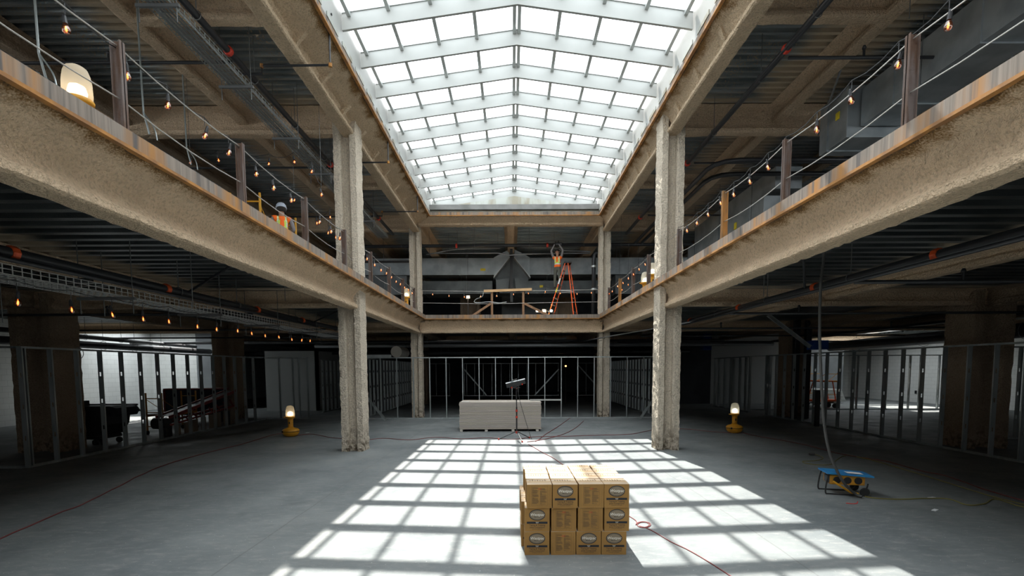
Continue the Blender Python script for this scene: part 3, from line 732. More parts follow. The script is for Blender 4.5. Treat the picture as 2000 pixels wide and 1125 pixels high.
for pts, Y, lab in (([(372, 317), (427, 313), (525, 320), (575, 316), (609, 335), (628, 380)], 11.2, 'string of warm bulbs crossing the upper left side behind the guard posts'),
                    ([(575, 391), (619, 436), (645, 424), (641, 455), (656, 464)], 12.4, 'short string of warm bulbs above the hard-hatted worker by the left column')):
    bl = [at(px, py, y=Y) for px, py in pts]
    light_string(lab, sag_cord(bl, .2, .1), bl, hooks=8.25)
bl = [at(px, py, y=20.9) for px, py in ((1212, 551), (1215, 566), (1227, 556))]
light_string('cluster of three warm bulbs beside the far right upper column', sag_cord(bl), bl, hooks=8.2)

# ------------------------------------------------------------------ pipes and trays
def pipe(label, pts, r, couplings=(), hang=None, name='pipe', m='pipe', cat='pipe', cm='red', n=10, grp=None):
    pts = [Vector(p) for p in pts]
    T = thing(name, label, cat, tuple(pts[0]), grp)
    MB().tube(pts, r, n).build('pipe_run', M[m], T, smooth=True)
    d0 = (pts[1] - pts[0]).normalized()
    for t in couplings:
        p = pts[0].lerp(pts[1], t)
        MB().tube([p - d0 * .045, p - d0 * .03, p + d0 * .03, p + d0 * .045], [r * 1.15, r * 1.4, r * 1.4, r * 1.15], 10).build('coupling', M[cm], T)
    if hang:
        top, ts = hang
        for t in ts:
            p = pts[0].lerp(pts[1], t); u = Vector((d0.y, -d0.x, 0)).normalized()
            b = MB(); b.tube([p + u * r * 1.25 * math.sin(a) + Vector((0, 0, r * 1.25 * math.cos(a))) for a in [2 * PI * k / 12 for k in range(13)]], .008, 5)
            b.tube([(p.x, p.y, p.z + r * 1.2), (p.x, p.y, top)], .007, 5)
            b.build('hanger', M['rod'], T)
    return T
pipe('large black sprinkler main running back under the left floor deck', [(-5.72, -1, 3.38), (-5.85, 20, 3.40)], .062, (.33, .455, .6, .72), (3.95, (.3, .47, .56, .7, .85)), cm='orange_cp')
pipe('thin black pipe strapped below the left sprinkler main', [(-5.60, -1, 3.27), (-5.72, 15, 3.30)], .028)
pipe('large black sprinkler main running back under the right floor deck', [(5.19, -1, 3.39), (5.2, 20, 3.40)], .058, (.345, .463, .6, .75), (3.95, (.25, .42, .54, .66, .8)), cm='orange_cp')
pipe('thin black pipe strapped below the right sprinkler main', [(5.06, -1, 3.29), (5.08, 15, 3.31)], .026)
pipe('black sprinkler main hung under the roof on the left', [(-4.8, -1, 7.4), (-4.72, 20.6, 7.42)], .055, (.46, .68, .9), (8.2, (.3, .42, .5, .58, .66, .8)))
pipe('black sprinkler main hung under the roof on the right', [(4.72, -1, 7.4), (4.62, 20.6, 7.42)], .055, (.46, .68, .9), (8.2, (.3, .42, .5, .6, .7, .82)))
pipe('slim black pipe alongside the right roof main', [(4.62, 1, 7.31), (4.55, 12, 7.31)], .022)
# two process pipes with elbows, upper right
for k, (Y, X, lab) in enumerate(((13.1, 5.18, 'black pipe with a wide elbow turning right under the roof, the upper of two'), (14.0, 5.45, 'black pipe with a wide elbow turning right under the roof, the lower of two'))):
    pipe(lab, [(X, 21.4, 7.25), (X, Y + .6, 7.25), (X + .08, Y + .28, 7.25), (X + .28, Y + .08, 7.25), (X + .6, Y, 7.25), (13, Y, 7.25)], .06)
    T = C.objects[-1]
hz = MB()
# branch lines
def branch(label, y, x0, x1, z, r=.028, drops=()):
    T = pipe(label, [(x0, y, z), (x1, y, z)], r, n=8)
    for x in drops:
        b = MB(); b.tube([(x, y, z), (x, y, z + .14)], .02, 6); b.lathe([(.03, .14), (.035, .16), (.02, .2)], (x, y, z), 8); b.build('sprinkler_head', M['pipe'], T)
branch('thin black branch pipe crossing the upper left bay near the camera', 9.2, -4.85, -13, 7.38, drops=(-7, -9))
branch('thin black branch pipe crossing the upper left bay by the string lights', 13.8, -4.85, -16, 7.38)
branch('thin black branch pipe crossing the upper left bay before the far column', 18.1, -4.85, -16, 7.38)
branch('thin black branch pipe crossing the upper right bay near the camera', 9.1, 4.8, 9.6, 7.36, drops=(6.1,))
branch('thin black branch pipe crossing the upper right bay beyond the nearer column', 13.6, 4.8, 14, 7.38)
branch('thin black branch pipe crossing the upper right bay before the far column', 18.1, 4.8, 14, 7.38)
for k, Y in enumerate((7.2, 11.6, 16.1, 20.0, 24.5)):
    wh = ('first', 'second', 'third', 'fourth', 'fifth')[k]
    branch('black branch pipe under the left floor deck, %s from the camera' % wh, Y, -5.9, -18.3, 3.30, .03, (-9.2,) if k < 2 else ())
    branch('black branch pipe under the right floor deck, %s from the camera' % wh, Y + .6, 5.25, 23, 3.33, .03, (6.9, 12.5) if k < 3 else ())
pipe('red-ended grey drop pipe under the right deck by the far column', [(5.3, 13.5, 3.35), (3.1, 21.5, 3.2)], .02, m='pipe_grey')
for (Y, zz, lab) in ((9.55, 8.55, 'nearest the camera'), (13.85, 8.52, 'beyond the nearer column'), (18.05, 8.5, 'at the far corner')):
    b = MB(); pts = [(-4.85, Y, 7.38), (-4.5, Y, 7.38), (-4.5, Y, 7.52), (-3.26, Y, 7.53), (-3.26, Y, zz - .15), (-3.2, Y, zz - .15)]
    T = thing('drain_pipe', 'bent black pipe climbing to the skylight curb on the left, %s' % lab, 'pipe', (-4.5, Y, 7.5))
    MB().tube(pts, .022, 8).build('pipe_run', M['pipe'], T)
    for p in (pts[2], pts[3], pts[4]): MB().lathe([(.022, -.035), (.034, -.03), (.034, .03), (.022, .035)], p, 8).build('elbow', M['lip'], T)
# heavy dark pipes hung low in the side rooms
pipe('long black pipe hung in rings along the left room ceiling, the lower one', [(-15.2, 6, 2.95), (-15.2, 25.5, 2.95)], .13, (), (3.9, (.35, .42, .5, .58, .66, .74, .82)))
pipe('long black pipe hung in rings along the left room ceiling, the upper one', [(-13.3, 6, 3.2), (-15.9, 25.5, 3.2)], .075, (), (3.9, (.4, .5, .6, .7, .8)))
pipe('fat black wrapped duct running along the right room ceiling', [(15.2, 5, 3.2), (16.4, 26, 3.1)], .24, (), (3.9, (.3, .5, .7, .9)), m='pipe', cat='duct')
pipe('thin black pipe above the fat duct in the right room', [(14.2, 5, 3.55), (14.4, 28, 3.5)], .05)
for k, (Y, z, r) in enumerate(((22.6, 3.25, .05), (23.2, 3.1, .09), (24.2, 3.3, .04), (25.6, 3.2, .06), (27.0, 2.9, .1), (28.0, 3.3, .05), (30.0, 3.0, .12))):
    pipe('dark pipe crossing the far ground floor ceiling, %s from the front' % ('first', 'second', 'third', 'fourth', 'fifth', 'sixth', 'seventh')[k], [(-9 if k % 2 else -17, Y, z), (12 if k % 2 else 9.5, Y, z + .03)], r, (), (3.9, (.2, .35, .5, .65, .8)), m='pipe_grey' if k in (1, 3) else 'pipe', n=8)
# far upper bay pipes
pipe('black pipe crossing the far upper bay below the roof deck', [(-8, 22.6, 7.42), (8, 22.6, 7.47)], .07, (.35, .6), (8.2, (.2, .4, .55, .7)))
pipe('grey conduit crossing the far upper bay, bent near the centre', [(-3.4, 23.4, 7.3), (-.6, 23.4, 7.3), (-.1, 23.4, 7.2), (.6, 23.4, 7.25), (3.6, 23.4, 7.28)], .03, m='pipe_grey', hang=(8.2, (.2, .6, 1)))
pipe('second grey conduit above the worker in the far bay', [(1.9, 23.2, 7.5), (2.4, 23.2, 7.35), (3.6, 23.2, 7.3)], .03, m='pipe_grey', hang=(8.2, (.1,)))
pipe('thin grey conduit left of centre in the far upper bay', [(-3.8, 23.0, 7.15), (-2.4, 23.0, 7.4), (-.5, 23.0, 7.42)], .022, m='pipe_grey', hang=(8.2, (.1, 1)))
pipe('black standpipe with a gooseneck beside the far right upper column', [(3.52, 21.8, 4.2), (3.52, 21.8, 6.6), (3.55, 21.8, 6.85), (3.7, 21.8, 6.95), (3.9, 21.8, 6.95)], .085, (.5, .9), cm='tray')
pipe('pair of black pipes crossing beyond the far left upper column', [(-13, 22.4, 6.7), (-3.9, 22.4, 6.72)], .05, hang=(8.2, (.4, .7, .95)))

def wire_tray(label, x0, x1, y0, y1, z, dy, wm='tray', strut=None, top=8.2, wall=.11, struts=(), xs=0):
    T = thing('cable_tray', label, 'cable tray', ((x0 + x1) / 2, y0, z))
    b = MB(); r = .004
    for k in range(7):
        x = x0 + (x1 - x0) * k / 6; b.bar((x, y0, z), (x + xs, y1, z), .007, .007)
    for x in (x0, x1):
        for zz in (z + wall * .5, z + wall): b.bar((x, y0, zz), (x + xs, y1, zz), .007, .007)
    b.build('long_wire', M[wm], T)
    b = MB(); y = y0
    while y < y1:
        o = xs * (y - y0) / (y1 - y0)
        b.bar((x0 + o, y, z), (x1 + o, y, z), .007, .007); b.bar((x0 + o, y, z), (x0 + o, y, z + wall), .009, .009, (0, 1, 0)); b.bar((x1 + o, y, z), (x1 + o, y, z + wall), .009, .009, (0, 1, 0)); y += dy
    b.build('cross_wire', M[wm], T)
    for yy in struts:
        o = xs * (yy - y0) / (y1 - y0)
        s_ = MB().box(x0 - .12 + o, x1 + .12 + o, yy - .02, yy + .02, z - .05, z - .008).build('strut', M['rod'], T)
        MB().tube([(x0 - .08 + o, yy, z - .25), (x0 - .08 + o, yy, top)], .007, 5).build('hanger_rod', M['rod'], s_)
        MB().tube([(x1 + .08 + o, yy, z - .25), (x1 + .08 + o, yy, top)], .007, 5).build('hanger_rod', M['rod'], s_)
    return T
wire_tray('wire basket tray under the left floor deck beside the sprinkler main', -6.30, -5.68, 2.5, 19, 3.12, .115, top=3.95, struts=(5.55, 7.55, 9.8, 12.2, 14.6, 17))
T = wire_tray('wire basket tray with cables hung under the roof on the left', -5.0, -4.64, 4, 19.8, 7.05, .12, 'traydull', struts=(7.3, 9.3, 11.3, 13.3, 15.3, 17.4), xs=-.08)
b = MB()
for k in range(6): b.tube([(-4.94 + .055 * k, 4, 7.075), (-4.97 + .055 * k + R.uniform(-.02, .02), 12, 7.08), (-5.0 + .055 * k, 19.6, 7.075)], .014, 6)
b.build('tray_cables', M['pipe_grey'], T)
wire_tray('distant wire tray under the ground floor ceiling beyond the far wall', 1.6, 2.5, 23, 28, 3.40, .35, 'tray', top=3.9, struts=(24, 26))
# seismic braces and loose hanger rods
for k, (a, c, lab) in enumerate((((-4.4, 8.6, 3.95), (-5.75, 9.1, 3.42), 'on the left main'), ((4.55, 8.0, 3.93), (5.18, 9.0, 3.42), 'on the right main'), ((6.4, 9.9, 8.2), (7.25, 12.3, 7.5), 'near the right duct end'))):
    tag(MB().tube([a, c], .022, 6).build('brace_rod', M['pipe'] if k < 2 else M['pipe_grey']), 'slanting black brace bar %s' % lab, 'brace', None, 'thing')
tag(MB().tube([(-4.3, 14.3, 3.93), (-5.8, 14.9, 3.42)], .02, 6).build('brace_rod', M['pipe']), 'slanting black brace bar just beyond the left girder', 'brace', None, 'thing')
for k, (x, y, z0, z1) in enumerate(((-7.6, 7.6, 2.75, 3.97), (-6.55, 8.2, 2.9, 3.97), (-5.0, 8.0, 3.0, 3.97), (-4.7, 10.6, 3.45, 3.97), (4.9, 9.9, 3.4, 3.97), (6.4, 8.5, 7.6, 8.26))):
    tag(MB().tube([(x, y, z0), (x, y, z1)], .007, 5).build('hanger_rod', M['rod']), 'thin bare hanger rod dangling from the deck, %s' % ('far left of the left group', 'by the wire tray', 'inside the left main', 'nearest the left beam', 'by the right main', 'under the right roof deck')[k], 'rod', None, 'thing')
# curved strap hangers seen over the left edge
for k, (px, py, Y) in enumerate(((92, 160, 6.6), (292, 262, 8.6), (374, 322, 10.5))):
    p = at(px, py, y=Y)
    b = MB(); b.tube([(p.x, Y, p.z + .0), (p.x - .08, Y, p.z + .35), (p.x - .09, Y, 8.2)], .014, 6); b.tube(smoothpts([(p.x + .12, Y, p.z - .1), (p.x + .08, Y, p.z + .1), (p.x - .07, Y, p.z + .33)]), .01, 5)
    tag(b.build('strap_hanger', M['stud']), 'bent metal strap hanging below the left roof, %s' % ('nearest', 'middle', 'farthest')[k], 'hanger', None, 'thing')

# ------------------------------------------------------------------ ducts
def duct(label, boxes, m='duct', seams=(), tagat=None, name='duct', polys=()):
    x0, x1, y0, y1, z0, z1 = boxes[0]
    T = thing(name, label, 'duct', ((x0 + x1) / 2, (y0 + y1) / 2, z0))
    for bx in boxes:
        b = MB().box(*bx); b.build('duct_body', M[m], T, bevel=.01)
    for pr in polys:
        b = MB(); n = len(pr) // 2; b.add(pr, [tuple(range(n)), tuple(range(2 * n - 1, n - 1, -1))] + [(i, i + n, (i + 1) % n + n, (i + 1) % n) for i in range(n)]); b.build('duct_transition', M[m], T)
    for (ax, v, bx) in seams:
        x0, x1, y0, y1, z0, z1 = boxes[bx]; e = .025
        b = MB()
        if ax == 'x': b.box(v - .018, v + .018, y0 - e, y1 + e, z0 - e, z1 + e)
        else: b.box(x0 - e, x1 + e, v - .018, v + .018, z0 - e, z1 + e)
        b.build('seam_flange', M[m], T)
    x0, x1, y0, y1, z0, z1 = boxes[0]
    for q in (.12, .5, .88):
        xx, yy = (x0 + (x1 - x0) * q, y0 - .005) if x1 - x0 > y1 - y0 else (x0 - .005, y0 + (y1 - y0) * q)
        MB().tube([(xx, yy, z0), (xx, yy, 8.24)], .008, 5).build('hanger_rod', M['rod'], T)
    if tagat:
        b = MB().box(*tagat); b.build('sticker', M['yellowtag'], T)
    return T
duct('big galvanized duct running along the upper right roof', [(7.3, 8.15, -2, 10.9, 7.05, 7.80), (7.05, 8.3, 10.95, 11.9, 6.85, 7.9)], seams=(('y', 6.2, 0), ('y', 8.2, 0), ('y', 10.0, 0), ('y', 11.6, 1)), tagat=(7.035, 7.05, 11.2, 11.32, 7.35, 7.5))
duct('galvanized duct continuing beyond the girder on the upper right', [(7.1, 8.3, 14.5, 20.6, 6.15, 6.85), (7.35, 8.1, 14.4, 20.6, 7.0, 7.6)], seams=(('y', 15.4, 0), ('y', 17.6, 0)), tagat=(7.08, 7.1, 16.2, 16.35, 6.4, 6.6))
duct('upper galvanized duct crossing the far bay, left half', [(-12, -.85, 25.9, 26.9, 6.78, 7.62)], seams=(('x', -2.6, 0), ('x', -4.6, 0), ('x', -7, 0)), tagat=(-1.55, -1.3, 25.885, 25.9, 6.98, 7.1))
duct('upper galvanized duct crossing the far bay, right half', [(.95, 10, 25.9, 26.9, 6.78, 7.62)], seams=(('x', 1.9, 0), ('x', 2.35, 0), ('x', 4.2, 0)))
duct('lower dull duct crossing the far bay, left part', [(-12, -.95, 26.0, 27.4, 5.85, 6.5)], m='ductdark', seams=(('x', -2.4, 0), ('x', -4.4, 0)))
duct('lower dull duct crossing the far bay, right part', [(.7, 10, 26.0, 27.4, 5.85, 6.5)], m='ductdark', seams=(('x', 1.7, 0), ('x', 3.0, 0)), tagat=(1.45, 1.62, 25.985, 26.0, 6.15, 6.27))
T = thing('duct', 'faceted duct junction at the centre of the far bay joining both halves', 'duct', (.04, 26.3, 6.0))
def prism(pts, y0, y1): 
    n = len(pts); return MB().add([(x, y0, z) for x, z in pts] + [(x, y1, z) for x, z in pts], [tuple(range(n)), tuple(range(2 * n - 1, n - 1, -1))] + [(i, i + n, (i + 1) % n + n, (i + 1) % n) for i in range(n)])
prism([(-.84, 6.74), (-.84, 7.64), (-.12, 8.02), (.22, 8.02), (.94, 7.64), (.94, 6.74), (.66, 5.9), (-.6, 5.9)], 26.1, 27.2).build('duct_body', M['ductdark'], T)
for q in (-1, 1):
    prism([(.04 + q * .90, 6.62), (.04 + q * .90, 7.6), (.04 + q * .13, 8.0), (.04 + q * .13, 7.62)], 25.7, 26.1).build('slanting_face', M['duct'], T)
    prism([(.04 + q * .92, 6.56), (.04 + q * .92, 6.62), (.04 + q * .11, 7.62), (.04 + q * .11, 7.56)], 25.55, 26.1).build('seam_flange', M['alu'], T)
    prism([(.04 + q * .80, 6.5), (.04 + q * .80, 6.0), (.04 + q * .2, 5.95), (.04 + q * .12, 6.6)], 25.75, 26.1).build('lower_face', M['ductdark'], T)
tag(MB().box(-.05, .08, 25.0, 25.15, 5.3, 8.2).build('centre_post', M['pipe']), 'thin black post between the duct halves in the far bay', 'post', None, 'thing')
duct('dark duct along the back of the upper left side', [(-14, -5, 24.5, 25.4, 5.6, 6.5)], m='ductdark')
duct('dark duct along the back of the upper right side', [(5, 14, 24.5, 25.4, 5.6, 6.5)], m='ductdark')
T = thing('round_duct_end', 'round pale duct end sitting above the far left stud wall', 'duct', (-4.3, 22, 2.9))
p = at(774, 687, y=21.6)
MB().tube([(p.x, 21.6, p.z), (p.x, 23.2, p.z)], .24, 20).build('duct_body', M['dunnage'], T)
p = at(738, 695, y=20.3)
tag(MB().bar((-6.0, 20.62, 2.572), (-4.9, 20.62, 2.572), .06, .1).build('spare_track', M['stud']), 'loose metal track lying on the far stud wall top, left', 'metal track', None, 'thing')
for (px, py, Y, lab, sz) in ((1379, 668, 27, 'blue plastic-wrapped box high on the dark wall to the right', (.45, .4, .85)), (1597, 674, 17, 'blue plastic-wrapped duct end hanging over the right stud wall', (.5, .4, .3))):
    p = at(px, py, y=Y); b = MB().cbox(p, sz); b.tube([(p.x, p.y, p.z), (p.x, p.y, 3.98)], .012, 5); tag(b.build('wrapped_duct_end', M['blueplastic'], bevel=.03), lab, 'duct end', None, 'thing')

# ------------------------------------------------------------------ cartons of joint compound
def text_mesh(body, size, extr=0.0, shear=0.0):
    cu = D.curves.new('lettering', 'FONT'); cu.body = body; cu.size = size; cu.align_x = 'CENTER'; cu.align_y = 'CENTER'; cu.shear = shear
    cu.resolution_u = 2; cu.offset = size * .004
    o = D.objects.new('lettering', cu); C.objects.link(o)
    bpy.context.view_layer.update()
    me = D.meshes.new_from_object(o.evaluated_get(bpy.context.evaluated_depsgraph_get()))
    D.objects.remove(o); D.curves.remove(cu)
    vs = [v.co.copy() for v in me.vertices]; fs = [tuple(p.vertices) for p in me.polygons]; D.meshes.remove(me)
    return vs, fs
CW, CH, CDp = .272, .262, .262
def face_add(mb, vf, ox, oz, y):       # lay lettering on the front face (normal -y)
    vs, fs = vf; mb.add([(v.x + ox, y, v.y + oz) for v in vs], fs)
def ring(mb, a, b_, a2, b2, oz, y, n=28):
    vs = []; 
    for k in range(n):
        t = 2 * PI * k / n; vs += [(a * math.cos(t), y, oz + b_ * math.sin(t)), (a2 * math.cos(t), y, oz + b2 * math.sin(t))]
    mb.add(vs, [(2 * k, 2 * k + 1, (2 * k + 3) % (2 * n), (2 * k + 2) % (2 * n)) for k in range(n)])
def oval(mb, a, b_, oz, y, n=28):
    mb.add([(a * math.cos(2 * PI * k / n), y, oz + b_ * math.sin(2 * PI * k / n)) for k in range(n)], [tuple(range(n))])
T1 = text_mesh('Westpac', .043, shear=.25); T2 = text_mesh('Materials', .017); T3 = text_mesh('T&T', .019)
T4 = text_mesh('Taping & Topping', .024); T5 = text_mesh('Joint Compound', .024); T6 = text_mesh('Compuesto Para Juntas', .012)
def make_carton(kind):
    root = thing('carton', 'brown carton', 'carton')
    h, d = CW / 2 - .002, CDp / 2 - .002
    b = MB(); b.loft([(-h, -d), (0, -d - .002), (h, -d), (h + .002, 0), (h, d), (0, d + .002), (-h, d), (-h - .002, 0)], lambda a, c, t: (a * (1 + .006 * math.sin(PI * t / CH)), c * (1 + .006 * math.sin(PI * t / CH)), t + .001), [0, CH * .3, CH * .6, CH - .004])
    b.build('box_body', M['card'], root)
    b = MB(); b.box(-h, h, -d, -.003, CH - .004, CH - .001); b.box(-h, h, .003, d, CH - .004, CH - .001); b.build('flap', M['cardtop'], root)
    b = MB(); b.box(-h - .001, h + .001, -.026, .026, CH - .001, CH - .0005); b.build('tape', M['tape'], root)
    b = MB(); rq = random.Random(5 if kind == 'logo' else 8)
    for k in range(7):
        xx = -.10 + k * .028; L = rq.uniform(.03, .075); b.add([(xx, .035, CH - .0006), (xx + .012, .035, CH - .0006), (xx + .012, .035 + L, CH - .0006), (xx, .035 + L, CH - .0006)], [(0, 1, 2, 3)])
    b.build('top_print', M['inkbrown'], root)
    y = -d - .0045
    if kind == 'logo':
        b = MB(); oval(b, .083, .056, .185, y + .0004); lg = b.build('logo_oval', M['logofill'], root)
        b = MB(); ring(b, .088, .061, .080, .053, .185, y); ring(b, .075, .048, .073, .046, .185, y)
        face_add(b, T2, 0, .163, y - .0006); b.build('logo_ring', M['ink'], lg)
        b = MB(); face_add(b, T1, 0, .188, y - .0006); b.build('logo_lettering', M['pale'], lg)
        b = MB().add([(-.112, y, .088), (.112, y, .088), (.112, y, .111), (-.112, y, .111)], [(0, 1, 2, 3)]); bd = b.build('name_band', M['ink'], root)
        b = MB(); face_add(b, T3, 0, .0995, y - .0006); b.build('band_lettering', M['pale'], bd)
        b = MB(); face_add(b, T4, 0, .072, y); face_add(b, T5, 0, .048, y); face_add(b, T6, 0, .03, y); b.build('product_lettering', M['ink'], root)
    else:
        y += .001
        b = MB(); x0, x1, z0, z1, t = -.088, .088, .03, .245, .0018
        for q in ((x0, x1, z0, z0 + t), (x0, x1, z1 - t, z1), (x0, x0 + t, z0, z1), (x1 - t, x1, z0, z1), (-.115, -.1135, 0, CH - .01), (.113, .1145, 0, CH - .01)):
            b.add([(q[0], y, q[2]), (q[1], y, q[2]), (q[1], y, q[3]), (q[0], y, q[3])], [(0, 1, 2, 3)])
        rr = random.Random(3)
        for col in (-.08, .006):
            z = z1 - (.03 if col > 0 else .02)
            while z > z0 + .012:
                L = rr.uniform(.05, .074) if rr.random() > .15 else .02
                if not (abs(col + .04) < .06 and z > z1 - .045 and col > 0 and False):
                    b.add([(col, y, z), (col + L, y, z), (col + L, y, z + .0038), (col, y, z + .0038)], [(0, 1, 2, 3)])
                z -= .0072 if rr.random() > .12 else .013
        b.build('printed_instructions', M['inkbrown'], root)
        b = MB()
        for x in (-.009, .011):
            ring(b, .010, .010, .0075, .0075, z1 - .032, y - .0008, 4); b.v[-8:] = [(p[0] + x, p[1], p[2]) for p in b.v[-8:]]
        b.build('hazard_mark', M['redink'], root)
    return root
proto = {'logo': make_carton('logo'), 'text': make_carton('text')}
def copy_tree(o, parent=None):
    c = o.copy(); C.objects.link(c); ORG[c.name] = ORG.get(o.name, Vector()); c.parent = parent
    for ch in [q for q in D.objects if q.parent is o]: copy_tree(ch, c)
    return c
pat = {2: ['text', 'logo', 'text', 'logo'], 1: ['logo', 'text', 'text', 'logo'], 0: ['logo', 'text', 'logo', 'logo']}
tiers = ['bottom tier', 'middle tier', 'top tier']; colsn = ['leftmost', 'second from left', 'third from left', 'rightmost']
rown = ['front row', 'second row', 'third row', 'back row']
seen = set()
SX, SY = .135, 5.36
for tz in range(3):
    for r_ in range(4):
        for c_ in range(4):
            kd = pat[tz][c_] if r_ == 0 else R.choice(['logo', 'text'])
            o = proto[kd] if kd not in seen else copy_tree(proto[kd]); seen.add(kd)
            shift = (0.0, c_ * .007, .02)[tz] + (-.035 if (c_ == 0 and r_ >= 1 and tz < 2) else 0)
            if r_ == 3 and c_ == 0 and tz == 2: shift = .01
            x = SX + CW / 2 + c_ * (CW + .009) + shift + R.uniform(-.004, .004)
            y = SY + CDp / 2 + r_ * (CDp + .014) + R.uniform(-.004, .004) + (-.012 if tz == 2 and r_ == 0 else 0)
            o.location = (x, y, tz * CH + .0); o.rotation_euler = (0, 0, R.uniform(-.012, .012) + (.02 if (tz == 2 and c_ == 2) else 0))
            if r_ == 0:
                lb = 'brown carton with %s, stack front, %s, %s' % ('oval logo' if kd == 'logo' else 'printed instructions', tiers[tz], colsn[c_]); g = 'cartons at the front of the stack'
            else:
                lb = 'brown carton, %s of the stack, %s, %s' % (tiers[tz], rown[r_], colsn[c_]); g = 'cartons behind the front row'
            o['label'] = lb; o['group'] = g

# ------------------------------------------------------------------ drywall stack
dx0, dx1, dy0 = -1.70, .95, 16.25
for k, x in enumerate((dx0 + .06, dx0 + .87, dx0 + 1.74, dx1 - .12)):
    tag(MB().box(x - .045, x + .045, dy0 + .01, dy0 + 1.2, 0, .075).build('spacer_block', M['dunnage']), 'pale spacer block on the floor under the drywall stack, %s' % ('leftmost', 'second from left', 'third from left', 'rightmost')[k], 'spacer block', 'spacer blocks under the drywall', 'thing')
NS = 26; th = .034
sh = None
for k in range(NS):
    ox = R.uniform(-.012, .012); oy = R.uniform(-.006, .006)
    z = .076 + k * th
    b = MB(); b.box(dx0 + ox, dx1 + ox, dy0 + oy, dy0 + 1.22 + oy, z, z + th - .006)
    o = b.build('drywall_sheet', M['sheet2' if k % 5 == 2 or k % 7 == 3 else 'sheet'], bevel=.003)
    n = ['bottom', 'second from the bottom'] ; 
    def nth(q): return {1: '1st', 2: '2nd', 3: '3rd'}.get(q, '%dth' % q)
    tag(o, 'long drywall sheet, %s in the low stack' % ('topmost' if k == NS - 1 else ('bottom one' if k == 0 else nth(k + 1) + ' up from the bottom')), 'drywall sheet', 'drywall sheets in the stack', 'thing')
ztop = .076 + NS * th
tag(MB().box(.62, 1.66, 16.9, 16.96, ztop, ztop + .045).build('corner_bead', M['white']), 'white metal trim length sticking out from the top of the drywall stack', 'trim length', None, 'thing')
tag(MB().box(-1.62, -1.40, 16.3, 16.38, ztop, ztop + .01).build('paper_slip', M['paper']), 'white slip of paper on the left front of the drywall stack', 'paper', None, 'thing')

# ------------------------------------------------------------------ work light on tripod
tx, ty = .14, 14.3
T = thing('tripod_work_light', 'black tripod work light with red clamps in front of the drywall stack', 'work light', (tx, ty, 0))
MB().tube([(tx, ty, .22), (tx, ty, .95)], .022, 8).build('lower_pole', M['black'], T)
MB().tube([(tx, ty, .9), (tx - .01, ty, 1.5)], .014, 8).build('upper_pole', M['black'], T)
for z in (.22, .66, .84): MB().tube([(tx, ty, z - .03), (tx, ty, z + .03)], .032, 8).build('clamp', M['red'], T)
for (px, py) in ((974, 858), (1020, 863), (1034, 855)):
    f_ = fl(px, py, .02); l = MB().tube([(tx, ty, .25), f_], .013, 6).build('leg', M['black'], T)
    MB().tube([f_ + Vector((0, 0, -.015)), f_ + Vector((0, 0, .03))], .022, 6).build('foot', M['red'], l)
mt = Matrix.Rotation(math.radians(-13), 4, 'Y') @ Matrix.Rotation(math.radians(20), 4, 'X')
hc = Vector((tx - .02, ty, 1.62))
hd = MB().cbox(hc, (.56, .07, .13), mt).build('lamp_head', M['black'], T, bevel=.01)
MB().cbox(hc + mt @ Vector((0, -.01, .07)), (.56, .08, .012), mt).build('head_rim', M['inkgrey'], hd)
MB().tube([hc + mt @ Vector(p) for p in ((-.08, 0, .07), (-.075, 0, .12), (.055, 0, .12), (.06, 0, .07))], .008, 6).build('handle', M['black'], hd)
b = MB(); b.bar(hc + mt @ Vector((-.12, -.03, -.09)), hc + mt @ Vector((.14, -.03, -.06)), .03, .03); b.bar((tx - .1, ty - .02, 1.49), (tx + .1, ty - .02, 1.5), .03, .02); b.build('bracket', M['black'], T)
for p in ((-.14, -.05, -.08), (.17, -.05, -.05), (0, -.05, -.13)): MB().lathe([(.004, -.02), (.02, -.015), (.02, .015), (.004, .02)], hc + mt @ Vector(p), 8).build('knob', M['red'], T)
MB().tube(smoothpts([(tx + .02, ty - .03, 1.5), (tx + .1, ty - .03, 1.1), (tx + .3, ty - .05, .4), (tx + .42, ty - .1, .03)]), .007, 5).build('power_cable', M['cordblk'], T)

